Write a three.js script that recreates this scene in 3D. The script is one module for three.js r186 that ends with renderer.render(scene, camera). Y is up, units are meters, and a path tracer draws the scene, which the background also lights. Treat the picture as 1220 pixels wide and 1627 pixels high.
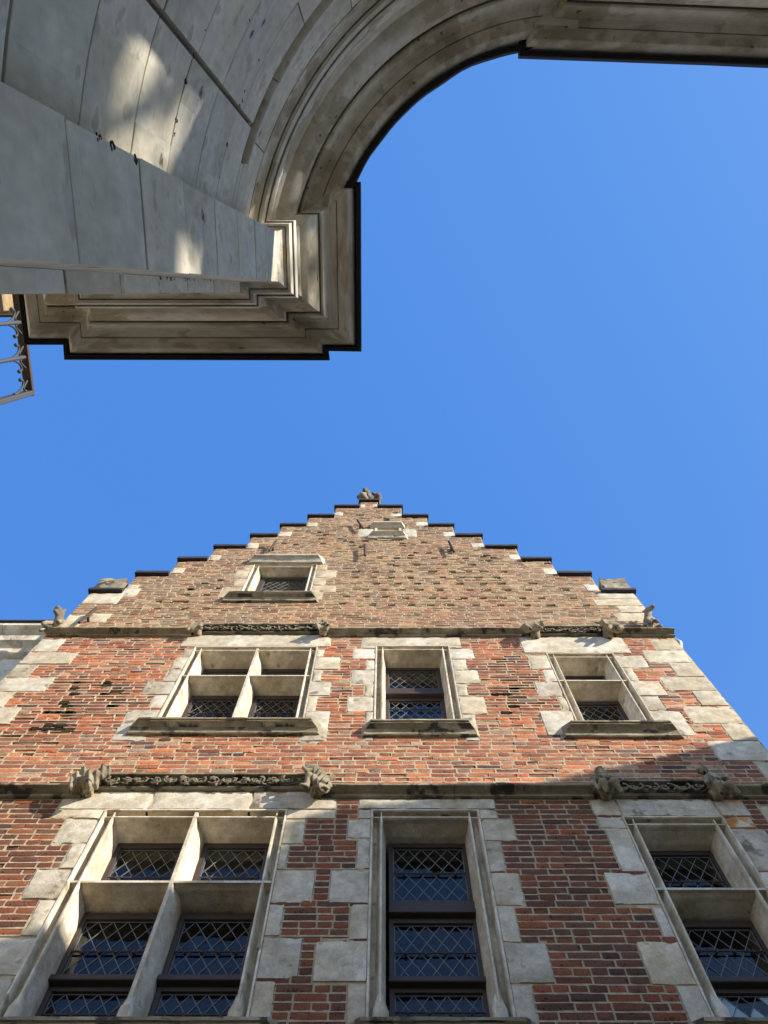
import * as THREE from 'three';
import { mergeGeometries, mergeVertices } from 'three/addons/utils/BufferGeometryUtils.js';
import { RoundedBoxGeometry } from 'three/addons/geometries/RoundedBoxGeometry.js';

/* ---------- camera, sky, sun, exposure ---------- */
const EYE = 1.6, CAMZ = 4.4;                       // lens 1.6 m above the paving, 4.4 m in front of the brick gable (z = 0)
const scene = new THREE.Scene();
const camera = new THREE.PerspectiveCamera(2 * Math.atan(813.5 / 1240) * 180 / Math.PI, 768 / 1024, 0.05, 3000);
camera.position.set(0, EYE, CAMZ);
camera.up.set(-0.000423, 0.272722, 0.962092);
camera.lookAt(-0.001493 * 10, EYE + 0.962092 * 10, CAMZ - 0.272722 * 10);
const renderer = new THREE.WebGLRenderer({ antialias: true });
renderer.toneMapping = THREE.LinearToneMapping;
renderer.toneMappingExposure = 1.5;
renderer.shadowMap.enabled = true;
const SUN = new THREE.Vector3(1.75, 0.85, 1.0).normalize();
function skyTexture() {
  const W = 512, H = 256, data = new Float32Array(W * H * 4);
  for (let j = 0; j < H; j++) for (let i = 0; i < W; i++) {
    const el = ((j + 0.5) / H - 0.5) * Math.PI, az = ((i + 0.5) / W - 0.5) * 2 * Math.PI;
    const x = Math.cos(el) * Math.cos(az), y = Math.sin(el), z = Math.cos(el) * Math.sin(az);
    const g = Math.acos(Math.max(-1, Math.min(1, x * SUN.x + y * SUN.y + z * SUN.z)));
    const glow = Math.exp(-g / 0.42), hor = Math.pow(1 - Math.max(0, y), 2.7);
    let r = 0.047 + 0.25 * glow + 0.95 * hor, gg = 0.170 + 0.35 * glow + 1.02 * hor, b = 0.505 + 0.38 * glow + 0.86 * hor;
    if (y < 0) { const g0 = Math.exp(-Math.acos(SUN.y) / 0.42); r = 0.047 + 0.25 * g0; gg = 0.170 + 0.35 * g0; b = 0.505 + 0.38 * g0; }   // below the horizon lies the ground sheet
    data.set([r, gg, b, 1], (j * W + i) * 4);
  }
  const t = new THREE.DataTexture(data, W, H, THREE.RGBAFormat, THREE.FloatType);
  t.mapping = THREE.EquirectangularReflectionMapping; t.magFilter = t.minFilter = THREE.LinearFilter;
  t.wrapS = THREE.RepeatWrapping; t.needsUpdate = true;
  return t;
}
scene.background = skyTexture();
scene.environment = scene.background;
const sun = new THREE.DirectionalLight(new THREE.Color(1.0, 0.93, 0.82), 5.0);
sun.target.position.set(0, 6, 0); sun.position.copy(SUN).multiplyScalar(40).add(sun.target.position);
sun.castShadow = true;
Object.assign(sun.shadow.camera, { left: -20, right: 20, top: 20, bottom: -20, near: 1, far: 120 });
sun.shadow.mapSize.set(4096, 4096);
scene.add(sun, sun.target);

/* ---------- helpers ---------- */
let seed = 12345;
const rnd = () => { seed = (seed * 1664525 + 1013904223) >>> 0; return seed / 4294967296; };
const rr = (a, b) => a + (b - a) * rnd();
const hsh = (x, y, z) => { let h = (x * 374761393 + y * 668265263 + z * 2147483647) | 0; h = Math.imul(h ^ (h >>> 13), 1274126177); h ^= h >>> 16; return (h >>> 0) / 4294967296; };
const sm = t => t * t * (3 - 2 * t), mix = (a, b, t) => a + (b - a) * t, clamp = (x, a = 0, b = 1) => Math.max(a, Math.min(b, x));
const step = (a, b, x) => sm(clamp((x - a) / (b - a)));
function noise3(x, y, z, per = 0) {
  const xi = Math.floor(x), yi = Math.floor(y), zi = Math.floor(z), u = sm(x - xi), v = sm(y - yi), w = sm(z - zi);
  const m = q => per ? ((q % per) + per) % per : q;
  const c = (i, j, k) => hsh(m(xi + i), m(yi + j), zi + k);
  return mix(mix(mix(c(0, 0, 0), c(1, 0, 0), u), mix(c(0, 1, 0), c(1, 1, 0), u), v), mix(mix(c(0, 0, 1), c(1, 0, 1), u), mix(c(0, 1, 1), c(1, 1, 1), u), v), w);
}
function fbm(x, y, z, o = 4, per = 0) { let s = 0, a = 0.5, n = 0; for (let i = 0; i < o; i++) { s += a * noise3(x, y, z + i * 17, per); n += a; a *= 0.5; x *= 2; y *= 2; if (!per) z *= 2; if (per) per *= 2; } return s / n; }
function tex(size, fn, colour = true) {
  const d = new Uint8Array(size * size * 4);
  for (let j = 0; j < size; j++) for (let i = 0; i < size; i++) {
    const c = fn(i / size, j / size), k = (j * size + i) * 4;
    d[k] = clamp(c[0], 0, 255); d[k + 1] = clamp(c[1], 0, 255); d[k + 2] = clamp(c[2], 0, 255); d[k + 3] = 255;
  }
  const t = new THREE.DataTexture(d, size, size); t.wrapS = t.wrapT = THREE.RepeatWrapping;
  t.magFilter = THREE.LinearFilter; t.minFilter = THREE.LinearMipmapLinearFilter; t.generateMipmaps = true;
  if (colour) t.colorSpace = THREE.SRGBColorSpace;
  t.needsUpdate = true; return t;
}
const lerp3 = (a, b, t) => [mix(a[0], b[0], t), mix(a[1], b[1], t), mix(a[2], b[2], t)];
// stone: base tone, patches of a second tone, dark lichen/crust above a threshold, pits
function stoneTex(size, z, base, second, crust, crustLo, crustHi, pit = 0.3) {
  return tex(size, (u, v) => {
    const a = fbm(u * 4, v * 4, z, 5, 4), b = fbm(u * 16, v * 16, z + 40, 4, 16), e = fbm(u * 6, v * 6, z + 90, 5, 6), g = fbm(u * 64, v * 64, z + 130, 2, 64);
    let c = lerp3(base, second, step(0.35, 0.68, a));
    const k = 0.86 + 0.28 * b; c = c.map(q => q * k * (0.93 + 0.14 * g));
    const cr = step(crustLo, crustHi, e + 0.25 * (b - 0.5)); c = lerp3(c, crust, cr * 0.85);
    const p = step(0.74, 0.84, b * 0.6 + g * 0.4); c = lerp3(c, c.map(q => q * 0.45), p * pit);
    return c;
  });
}
function bumpTex(size, z, f1, f2) { return tex(size, (u, v) => { const a = fbm(u * f1, v * f1, z, 5, f1), b = fbm(u * f2, v * f2, z + 9, 3, f2); const h = 255 * clamp(0.6 * a + 0.4 * b - 0.35 * step(0.66, 0.8, b)); return [h, h, h]; }, false); }
const T = {
  lime: stoneTex(512, 3, [215, 204, 183], [193, 179, 153], [150, 138, 112], 0.72, 0.86),
  limeGrey: stoneTex(512, 23, [198, 188, 168], [176, 162, 138], [104, 94, 78], 0.69, 0.85, 0.5),
  crust: stoneTex(512, 43, [176, 164, 136], [138, 126, 100], [54, 50, 40], 0.50, 0.66, 0.6),
  carved: stoneTex(512, 63, [150, 138, 112], [116, 106, 84], [52, 50, 40], 0.52, 0.70, 0.4),
  white: tex(640, (u, v) => {
    const a = fbm(u * 4, v * 4, 7, 5, 4), b = fbm(u * 24, v * 24, 8, 4, 24), s = fbm(u * 90, v * 30, 9, 2, 30), e = fbm(u * 9, v * 9, 10, 5, 9);
    let c = lerp3([238, 232, 212], [220, 212, 188], step(0.3, 0.7, a)); c = c.map(q => q * (0.92 + 0.15 * b) * (0.95 + 0.09 * s)); c = lerp3(c, [176, 166, 146], step(0.60, 0.66, b * 0.5 + e * 0.5) * 0.5);
    c = lerp3(c, [240, 238, 232], step(0.62, 0.72, e) * 0.4);
    c = lerp3(c, [88, 80, 68], step(0.735, 0.79, b * 0.55 + e * 0.45) * 0.8);
    return c;
  }),
  mould: tex(640, (u, v) => {
    const a = fbm(u * 5, v * 5, 17, 5, 5), b = fbm(u * 30, v * 30, 18, 4, 30), e = fbm(u * 8, v * 8, 19, 5, 8);
    let c = lerp3([230, 222, 204], [206, 194, 170], step(0.35, 0.68, a)); c = c.map(q => q * (0.92 + 0.16 * b));
    c = lerp3(c, [62, 52, 42], step(0.70, 0.78, b * 0.5 + e * 0.5) * 0.85);
    c = lerp3(c, [130, 112, 86], step(0.56, 0.66, e) * 0.35);
    return c;
  }),
  rust: tex(256, (u, v) => { const a = fbm(u * 5, v * 5, 503, 5, 5), b = fbm(u * 24, v * 24, 504, 3, 24); return lerp3([200, 188, 166], [186, 122, 58], step(0.45, 0.62, a)).map(q => q * (0.85 + 0.3 * b)); }),
  mortar: stoneTex(512, 83, [206, 188, 156], [176, 156, 126], [92, 80, 66], 0.60, 0.75, 0.6),
  brick: tex(512, (u, v) => { const a = fbm(u * 8, v * 8, 103, 4, 8), b = fbm(u * 40, v * 40, 104, 3, 40); let c = [255, 255, 255].map(q => q * (0.80 + 0.30 * a) * (0.84 + 0.26 * b)); c = lerp3(c, [226, 214, 196], step(0.58, 0.72, a) * 0.55); c = lerp3(c, [60, 46, 40], step(0.68, 0.76, b) * 0.6); return c; }),
  bump: bumpTex(512, 203, 8, 48), bumpCoarse: bumpTex(512, 303, 5, 26),
  pave: tex(512, (u, v) => { const a = fbm(u * 10, v * 10, 403, 5, 10); return lerp3([88, 82, 74], [66, 62, 56], a); }),
};
const std = (o) => new THREE.MeshStandardMaterial({ roughness: 0.92, metalness: 0, ...o });
const M = {
  lime: std({ map: T.lime, bumpMap: T.bump, bumpScale: 0.004 }),
  ochre: std({ map: T.limeGrey, color: new THREE.Color(0.62, 0.5, 0.32), bumpMap: T.bump, bumpScale: 0.004 }),
  limeTan: std({ map: T.lime, color: new THREE.Color(0.86, 0.77, 0.64), bumpMap: T.bumpCoarse, bumpScale: 0.006 }),
  limeWarm: std({ map: T.lime, color: new THREE.Color(1.0, 0.93, 0.82), bumpMap: T.bump, bumpScale: 0.004 }),
  limeGrey: std({ map: T.limeGrey, bumpMap: T.bump, bumpScale: 0.005 }),
  crust: std({ map: T.crust, bumpMap: T.bumpCoarse, bumpScale: 0.008 }),
  carved: std({ map: T.carved, bumpMap: T.bumpCoarse, bumpScale: 0.006 }),
  rust: std({ map: T.rust, color: new THREE.Color(1, 1, 1), bumpMap: T.bump, bumpScale: 0.004 }),
  white: std({ map: T.white, bumpMap: T.bump, bumpScale: 0.004 }),
  mould: std({ map: T.mould, bumpMap: T.bump, bumpScale: 0.003 }),
  joint: std({ map: T.limeGrey, color: new THREE.Color(0.38, 0.33, 0.27) }),
  mortar: std({ map: T.mortar, bumpMap: T.bumpCoarse, bumpScale: 0.006 }),
  brickInst: std({ map: T.brick, bumpMap: T.bumpCoarse, bumpScale: 0.006 }),
  plaster: std({ map: T.limeGrey, color: new THREE.Color(0.34, 0.26, 0.2) }),
  wood: std({ color: new THREE.Color(0.052, 0.034, 0.025), roughness: 0.6, bumpMap: T.bump, bumpScale: 0.001 }),
  dark: std({ color: new THREE.Color(0.03, 0.028, 0.026) }),
  lead: std({ color: new THREE.Color(0.15, 0.155, 0.16), roughness: 0.65, metalness: 0.1 }),
  flash: std({ color: new THREE.Color(0.016, 0.015, 0.016), roughness: 0.8 }),
  slate: std({ color: new THREE.Color(0.035, 0.03, 0.032), roughness: 0.75 }),
  iron: std({ color: new THREE.Color(0.06, 0.038, 0.028), roughness: 0.8 }),
  zinc: std({ color: new THREE.Color(0.30, 0.31, 0.32), roughness: 0.55, metalness: 0.3 }),
  ironGrey: std({ color: new THREE.Color(0.05, 0.05, 0.055), roughness: 0.7 }),
  pave: std({ map: T.pave, bumpMap: T.bump, bumpScale: 0.01 }),
  leaf: std({ color: new THREE.Color(0.06, 0.11, 0.03), roughness: 0.7 }),
  holeShade: std({ color: new THREE.Color(0.006, 0.005, 0.004), roughness: 1 }),  // near black, stands in for the shade inside the wall holes
  moss: std({ color: new THREE.Color(0.05, 0.045, 0.03), roughness: 1 }),
};
const glass = (r, g, b) => new THREE.MeshPhysicalMaterial({ color: new THREE.Color(r, g, b), transmission: 1, thickness: 0, roughness: 0.02, ior: 1.52, metalness: 0 });
const GL = [glass(0.86, 0.92, 0.9), glass(0.75, 0.85, 0.84), glass(0.9, 0.9, 0.84)];
const skyPane = std({ color: new THREE.Color(0.34, 0.44, 0.46), roughness: 0.12 });  // opaque pale panes, a bright sky reflection painted as colour

// box-projected uv in metres (with an offset so that repeats do not line up)
function boxUV(g, s = 1, ox = 0, oy = 0) {
  g = g.index ? g.toNonIndexed() : g;
  const p = g.attributes.position, n = p.count, uv = new Float32Array(n * 2);
  for (let i = 0; i < n; i += 3) {
    const a = new THREE.Vector3().fromBufferAttribute(p, i), b = new THREE.Vector3().fromBufferAttribute(p, i + 1), c = new THREE.Vector3().fromBufferAttribute(p, i + 2);
    const N = b.clone().sub(a).cross(c.clone().sub(a)); const ax = Math.abs(N.x), ay = Math.abs(N.y), az = Math.abs(N.z);
    [a, b, c].forEach((q, k) => { const [u, v] = az >= ax && az >= ay ? [q.x, q.y] : ax >= ay ? [q.z, q.y] : [q.x, q.z]; uv[(i + k) * 2] = u * s + ox; uv[(i + k) * 2 + 1] = v * s + oy; });
  }
  g.setAttribute('uv', new THREE.BufferAttribute(uv, 2)); return g;
}
function mesh(name, g, m, parent, extra) {
  const o = new THREE.Mesh(g, m); o.name = name; o.castShadow = o.receiveShadow = true; parent.add(o);
  if (extra) Object.assign(o.userData, extra); return o;
}
const used = {};
const numbered = n => { const k = used[n] = (used[n] ?? -1) + 1; return k ? `${n}_${String(k).padStart(3, '0')}` : n; };
function thing(name, label, category, group) { const o = new THREE.Group(); o.name = numbered(name); o.userData = { label, category }; if (group) o.userData.group = group; scene.add(o); return o; }
function box(x0, x1, y0, y1, z0, z1, r = 0, s = 1) {
  const w = x1 - x0, h = y1 - y0, d = z1 - z0;
  const g = r ? new RoundedBoxGeometry(w, h, d, 1, Math.min(r, w / 2.1, h / 2.1, d / 2.1)) : new THREE.BoxGeometry(w, h, d);
  g.translate((x0 + x1) / 2, (y0 + y1) / 2, (z0 + z1) / 2);
  return boxUV(g, s, rnd(), rnd());
}
const clean = g => { const q = g.index ? g.toNonIndexed() : g; for (const k of Object.keys(q.attributes)) if (!['position', 'normal', 'uv'].includes(k)) q.deleteAttribute(k); return q; };
const merge = a => mergeGeometries(a.map(clean));
function smooth(g) { g = g.clone(); g.deleteAttribute('normal'); g.deleteAttribute('uv'); g = mergeVertices(g, 1e-5); g.computeVertexNormals(); return g; }
// rough a box: displaced and worn edges, for weathered blocks
function worn(x0, x1, y0, y1, z0, z1, amp = 0.006, nx = 6, ny = 4) {
  const g = new THREE.BoxGeometry(x1 - x0, y1 - y0, z1 - z0, nx, ny, 2); g.translate((x0 + x1) / 2, (y0 + y1) / 2, (z0 + z1) / 2);
  const p = g.attributes.position, sx = rnd() * 50;
  for (let i = 0; i < p.count; i++) { const x = p.getX(i), y = p.getY(i), z = p.getZ(i); const f = q => amp * 2 * (noise3(x * 14 + sx, y * 14, z * 14 + q) - 0.5); p.setXYZ(i, x + f(0), y + f(30), z + f(60)); }
  g.computeVertexNormals(); return boxUV(g, 1, rnd(), rnd());
}
// sweep a profile [[offset, third], ...] along a 2-d path with mitred corners. place(a, b, t) -> [x, y, z]. seg scales widen or narrow the offset of single runs.
function sweep(path, prof, place, { scale, caps = true, crease = true, uvs = 1, closedProf = false } = {}) {
  const n = path.length, dirs = [];
  for (let i = 0; i < n - 1; i++) { const dx = path[i + 1][0] - path[i][0], dy = path[i + 1][1] - path[i][1], l = Math.hypot(dx, dy); dirs.push([dx / l, dy / l]); }
  const nor = dirs.map(d => [-d[1], d[0]]), sc = i => scale ? scale[i] ?? 1 : 1;
  const pt = (i, o) => {
    const a = Math.max(0, i - 1), b = Math.min(n - 2, i);
    const na = nor[a], nb = nor[b], oa = o * sc(a), ob = o * sc(b), det = na[0] * nb[1] - na[1] * nb[0];
    if (Math.abs(det) < 1e-4) return [path[i][0] + na[0] * oa, path[i][1] + na[1] * oa];
    return [path[i][0] + (oa * nb[1] - ob * na[1]) / det, path[i][1] + (na[0] * ob - nb[0] * oa) / det];
  };
  const len = [0]; for (let i = 1; i < n; i++) len.push(len[i - 1] + Math.hypot(path[i][0] - path[i - 1][0], path[i][1] - path[i - 1][1]));
  const pr = closedProf ? [...prof, prof[0]] : prof;
  const pl = [0]; for (let k = 1; k < pr.length; k++) pl.push(pl[k - 1] + Math.hypot(pr[k][0] - pr[k - 1][0], pr[k][1] - pr[k - 1][1]));
  const pos = [], uv = []; const ou = rnd(), ov = rnd();
  const V = (i, k) => { const q = pt(i, pr[k][0]); return place(q[0], q[1], pr[k][1]); };
  const grid = []; for (let i = 0; i < n; i++) { grid.push(pr.map((_, k) => V(i, k))); }
  const put = (i, k) => { pos.push(...grid[i][k]); uv.push((len[i] + ou) * uvs, (pl[k] + ov) * uvs); };
  for (let i = 0; i < n - 1; i++) for (let k = 0; k < pr.length - 1; k++) { put(i, k); put(i + 1, k); put(i + 1, k + 1); put(i, k); put(i + 1, k + 1); put(i, k + 1); }
  if (caps) {
    const tri = THREE.ShapeUtils.triangulateShape(prof.map(q => new THREE.Vector2(q[0], q[1])), []);
    for (const i of [0, n - 1]) for (const t of tri) for (const k of i ? t : [...t].reverse()) { pos.push(...grid[i][k]); uv.push(prof[k][0] + ou, prof[k][1] + ov); }
  }
  const g = new THREE.BufferGeometry(); g.setAttribute('position', new THREE.Float32BufferAttribute(pos, 3)); g.setAttribute('uv', new THREE.Float32BufferAttribute(uv, 2));
  g.computeVertexNormals(); return g;
}
// smooth the normals of a swept or soup geometry below a crease angle
function creased(g, deg = 40) {
  const p = g.attributes.position, n = p.count, map = new Map(), fn = [], cos = Math.cos(deg * Math.PI / 180);
  const A = new THREE.Vector3(), B = new THREE.Vector3(), C = new THREE.Vector3();
  for (let i = 0; i < n; i += 3) { A.fromBufferAttribute(p, i); B.fromBufferAttribute(p, i + 1); C.fromBufferAttribute(p, i + 2); const N = B.sub(A).cross(C.sub(A)); fn.push(N.clone()); }
  const key = i => `${Math.round(p.getX(i) * 1e4)},${Math.round(p.getY(i) * 1e4)},${Math.round(p.getZ(i) * 1e4)}`;
  for (let i = 0; i < n; i++) { const k = key(i); if (!map.has(k)) map.set(k, []); map.get(k).push((i / 3) | 0); }
  const out = new Float32Array(n * 3), u = fn.map(v => v.clone().normalize());
  for (let i = 0; i < n; i++) { const f = (i / 3) | 0, s = new THREE.Vector3(); for (const q of map.get(key(i))) if (u[q].dot(u[f]) > cos) s.add(fn[q]); s.normalize(); out.set([s.x, s.y, s.z], i * 3); }
  g.setAttribute('normal', new THREE.BufferAttribute(out, 3)); return g;
}
function prism(pts, place, t0, t1, s = 1) {         // polygon extruded from t0 to t1; place(a, b, t) -> xyz
  const tri = THREE.ShapeUtils.triangulateShape(pts.map(q => new THREE.Vector2(q[0], q[1])), []), pos = [];
  const P = (k, t) => place(pts[k][0], pts[k][1], t);
  for (let k = 0; k < pts.length; k++) { const m = (k + 1) % pts.length; pos.push(...P(k, t0), ...P(m, t0), ...P(m, t1), ...P(k, t0), ...P(m, t1), ...P(k, t1)); }
  for (const t of tri) { pos.push(...P(t[2], t0), ...P(t[1], t0), ...P(t[0], t0)); pos.push(...P(t[0], t1), ...P(t[1], t1), ...P(t[2], t1)); }
  const g = new THREE.BufferGeometry(); g.setAttribute('position', new THREE.Float32BufferAttribute(pos, 3)); g.computeVertexNormals(); return boxUV(g, s, rnd(), rnd());
}
// surface nets over a distance function: one continuous skin
function skin(f, lo, hi, cell) {
  const n = [0, 1, 2].map(a => Math.ceil((hi[a] - lo[a]) / cell) + 1), id = (i, j, k) => (k * n[1] + j) * n[0] + i;
  const F = new Float32Array(n[0] * n[1] * n[2]);
  for (let k = 0; k < n[2]; k++) for (let j = 0; j < n[1]; j++) for (let i = 0; i < n[0]; i++) F[id(i, j, k)] = f(lo[0] + i * cell, lo[1] + j * cell, lo[2] + k * cell);
  const vi = new Int32Array(F.length).fill(-1), pos = [], idx = [];
  const C = [[0, 0, 0], [1, 0, 0], [0, 1, 0], [1, 1, 0], [0, 0, 1], [1, 0, 1], [0, 1, 1], [1, 1, 1]], Ed = [[0, 1], [2, 3], [4, 5], [6, 7], [0, 2], [1, 3], [4, 6], [5, 7], [0, 4], [1, 5], [2, 6], [3, 7]];
  for (let k = 0; k < n[2] - 1; k++) for (let j = 0; j < n[1] - 1; j++) for (let i = 0; i < n[0] - 1; i++) {
    const v = C.map(c => F[id(i + c[0], j + c[1], k + c[2])]); let x = 0, y = 0, z = 0, m = 0;
    for (const [a, b] of Ed) if ((v[a] < 0) !== (v[b] < 0)) { const t = v[a] / (v[a] - v[b]); x += mix(C[a][0], C[b][0], t); y += mix(C[a][1], C[b][1], t); z += mix(C[a][2], C[b][2], t); m++; }
    if (m) { vi[id(i, j, k)] = pos.length / 3; pos.push(lo[0] + (i + x / m) * cell, lo[1] + (j + y / m) * cell, lo[2] + (k + z / m) * cell); }
  }
  const quad = (a, b, c, d, fl) => { if (a < 0 || b < 0 || c < 0 || d < 0) return; fl ? idx.push(a, b, c, a, c, d) : idx.push(a, c, b, a, d, c); };
  for (let k = 1; k < n[2] - 1; k++) for (let j = 1; j < n[1] - 1; j++) for (let i = 1; i < n[0] - 1; i++) {
    const a = F[id(i, j, k)] < 0;
    if (a !== F[id(i + 1, j, k)] < 0) quad(vi[id(i, j - 1, k - 1)], vi[id(i, j, k - 1)], vi[id(i, j, k)], vi[id(i, j - 1, k)], a);
    if (a !== F[id(i, j + 1, k)] < 0) quad(vi[id(i - 1, j, k - 1)], vi[id(i - 1, j, k)], vi[id(i, j, k)], vi[id(i, j, k - 1)], a);
    if (a !== F[id(i, j, k + 1)] < 0) quad(vi[id(i - 1, j - 1, k)], vi[id(i, j - 1, k)], vi[id(i, j, k)], vi[id(i - 1, j, k)], a);
  }
  const g = new THREE.BufferGeometry(); g.setAttribute('position', new THREE.Float32BufferAttribute(pos, 3)); g.setIndex(idx); g.computeVertexNormals();
  const uv = new Float32Array(pos.length / 3 * 2); for (let i = 0; i < pos.length / 3; i++) { uv[i * 2] = (pos[i * 3] + pos[i * 3 + 2] * 0.6) * 1.3; uv[i * 2 + 1] = (pos[i * 3 + 1] + pos[i * 3 + 2] * 0.4) * 1.3; }
  g.setAttribute('uv', new THREE.BufferAttribute(uv, 2)); return g;
}
// capsules [ax,ay,az, bx,by,bz, ra, rb] joined with a smooth minimum
function capsules(list, k = 0.02) {
  return (x, y, z) => {
    let s = 0;
    for (const c of list) {
      const dx = c[3] - c[0], dy = c[4] - c[1], dz = c[5] - c[2], px = x - c[0], py = y - c[1], pz = z - c[2], L = dx * dx + dy * dy + dz * dz;
      const t = L ? clamp((px * dx + py * dy + pz * dz) / L) : 0;
      s += Math.exp(-(Math.hypot(px - dx * t, py - dy * t, pz - dz * t) - mix(c[6], c[7], t)) / k * 1.6);
    }
    return -Math.log(Math.max(s, 1e-30)) * k / 1.6;
  };
}

/* ---------- ground ---------- */
{
  const g = new THREE.PlaneGeometry(3000, 3000, 1, 1); g.rotateX(-Math.PI / 2); const uv = g.attributes.uv; for (let i = 0; i < uv.count; i++) uv.setXY(i, uv.getX(i) * 1500, uv.getY(i) * 1500);
  const o = mesh('ground', g, M.pave, scene); o.userData.kind = 'structure';
}

/* ================= the brick gable house (facade z = 0, heights given above the lens) ================= */
const house = thing('brick_house', 'red brick and pale stone house with a stepped gable and seven leaded windows', 'house');
const Y = y => y + EYE;
const CX = -0.35;
// outline of the gable, right half, mirrored about CX
const halfSteps = [[4.15, -3], [4.15, 9.62], [4.10, 9.63], [4.10, 11.04], [3.63, 11.04], [3.63, 11.8], [3.13, 11.8], [3.13, 12.5], [2.66, 12.5], [2.66, 13.17], [2.12, 13.17], [2.12, 13.84], [1.65, 13.84], [1.65, 14.5], [1.18, 14.5], [1.18, 15.15], [0.68, 15.15], [0.68, 15.87], [0.18, 15.87], [0.18, 16.33]];
const gableHalf = y => { let w = 4.15; if (y > 9.62) w = 4.10; const lv = [[11.04, 3.63], [11.8, 3.13], [12.5, 2.66], [13.17, 2.12], [13.84, 1.65], [14.5, 1.18], [15.15, 0.68], [15.87, 0.18], [16.33, -1]]; for (const [t, q] of lv) if (y > t) w = q; return w; };

// windows: outer rectangle of the stone surround
const WIN = {
  UL: { x0: -2.44, x1: -0.865, y0: 7.22, y1: 9.17, mull: -1.632, trans: 8.40, label: 'upper left window with four leaded lights between a stone cross of mullion and transom' },
  UM: { x0: -0.12, x1: 0.825, y0: 7.22, y1: 9.2, label: 'upper middle window with two leaded lights one above the other' },
  UR: { x0: 2.03, x1: 2.875, y0: 7.2, y1: 8.99, trans: 8.285, label: 'upper right window with one stone transom and sunlit left jamb' },
  LL: { x0: -2.46, x1: -0.86, y0: 3.72, y1: 5.9, mull: -1.655, trans: 5.03, label: 'large lower left window with four leaded lights and stone cross' },
  LM: { x0: -0.12, x1: 0.825, y0: 3.72, y1: 5.9, label: 'tall shaded lower middle window with dark wooden transom' },
  LR: { x0: 2.06, x1: 2.935, y0: 3.72, y1: 5.81, trans: 4.96, label: 'lower right window with pale panes in its bottom corner' },
  TL: { x0: -2.19, x1: -1.13, y0: 10.82, y1: 12.3, depth: 0.17, label: 'single small gable window under a projecting stone hood' },
};
// stones: [x0, x1, y0, y1, material]
const ST = [];
const jamb = (a, b, list, side) => list.forEach(([outer, y0, y1, m]) => ST.push(side < 0 ? [outer, a, y0, y1, m] : [b, outer, y0, y1, m]));
jamb(-2.44, 0, [[-2.55, 8.88, 9.1], [-2.6, 8.57, 8.87], [-2.61, 8.25, 8.56], [-2.775, 7.94, 8.24], [-2.6, 7.63, 7.93], [-2.79, 7.0, 7.62]], -1);
jamb(0, -0.865, [[-0.77, 8.88, 9.1], [-0.555, 8.55, 8.87], [-0.755, 8.25, 8.54], [-0.62, 7.92, 8.24], [-0.755, 7.58, 7.91], [-0.595, 7.0, 7.57]], 1);
ST.push([-2.64, -0.70, 9.18, 9.535]);
jamb(-0.12, 0, [[-0.4, 8.83, 9.12], [-0.235, 8.54, 8.82], [-0.405, 8.2, 8.53], [-0.24, 7.91, 8.19], [-0.415, 7.57, 7.9], [-0.21, 7.0, 7.56]], -1);
jamb(0, 0.825, [[1.12, 8.83, 9.12], [1.005, 8.54, 8.82], [1.115, 8.2, 8.53], [0.945, 7.91, 8.19], [1.115, 7.52, 7.9], [0.97, 7.0, 7.51]], 1);
ST.push([-0.30, 0.985, 9.205, 9.46]); ST.push([-0.30, -0.12, 9.13, 9.2], [0.825, 0.985, 9.13, 9.2]);
jamb(2.03, 0, [[1.77, 8.56, 8.93], [1.885, 8.25, 8.55], [1.74, 7.91, 8.24], [1.935, 7.6, 7.9], [1.675, 7.1, 7.59]], -1);
jamb(0, 2.875, [[3.225, 8.6, 8.93], [2.99, 8.27, 8.59], [3.205, 7.92, 8.26], [3.08, 7.6, 7.91], [3.21, 7.1, 7.59]], 1);
ST.push([1.76, 3.12, 9.0, 9.48, 'lime']);
jamb(-2.46, 0, [[-2.9, 5.78, 5.9], [-2.76, 5.47, 5.77], [-2.585, 5.17, 5.46], [-2.75, 4.85, 5.16], [-2.59, 4.5, 4.84], [-2.88, 4.17, 4.49], [-2.62, 3.8, 4.16]], -1);
jamb(0, -0.86, [[-0.43, 5.78, 5.9], [-0.68, 5.46, 5.77], [-0.785, 5.16, 5.45], [-0.545, 4.81, 5.15], [-0.745, 4.5, 4.8], [-0.58, 4.14, 4.49], [-0.72, 3.8, 4.13]], 1);
ST.push([-2.9, -2.1, 5.91, 6.16], [-2.095, -1.2, 5.91, 6.16], [-1.195, -0.43, 5.91, 6.16]);
jamb(-0.12, 0, [[-0.235, 5.78, 5.9], [-0.32, 5.53, 5.77], [-0.23, 5.17, 5.52], [-0.425, 4.81, 5.16], [-0.26, 4.47, 4.8], [-0.485, 4.12, 4.46], [-0.245, 3.8, 4.11]], -1);
jamb(0, 0.825, [[0.98, 5.78, 5.9], [1.105, 5.5, 5.77], [0.96, 5.14, 5.49], [1.05, 4.79, 5.13], [0.96, 4.45, 4.78], [1.13, 4.11, 4.44], [0.965, 3.8, 4.10]], 1);
ST.push([-0.235, 0.98, 5.91, 6.05]);
jamb(2.06, 0, [[1.83, 5.66, 5.81], [1.865, 5.14, 5.64, 'lime'], [1.715, 4.8, 5.13], [1.975, 4.47, 4.79], [1.76, 4.1, 4.46, 'limeWarm'], [1.91, 3.8, 4.09]], -1);
jamb(0, 2.935, [[3.17, 5.66, 5.81, 'rust'], [3.22, 5.15, 5.64], [3.05, 4.8, 5.14], [3.25, 4.4, 4.79], [3.05, 3.8, 4.39]], 1);
ST.push([1.83, 2.06, 5.82, 6.05], [2.07, 2.93, 5.82, 6.05], [2.94, 3.2, 5.82, 6.05, 'rust']);
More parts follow.
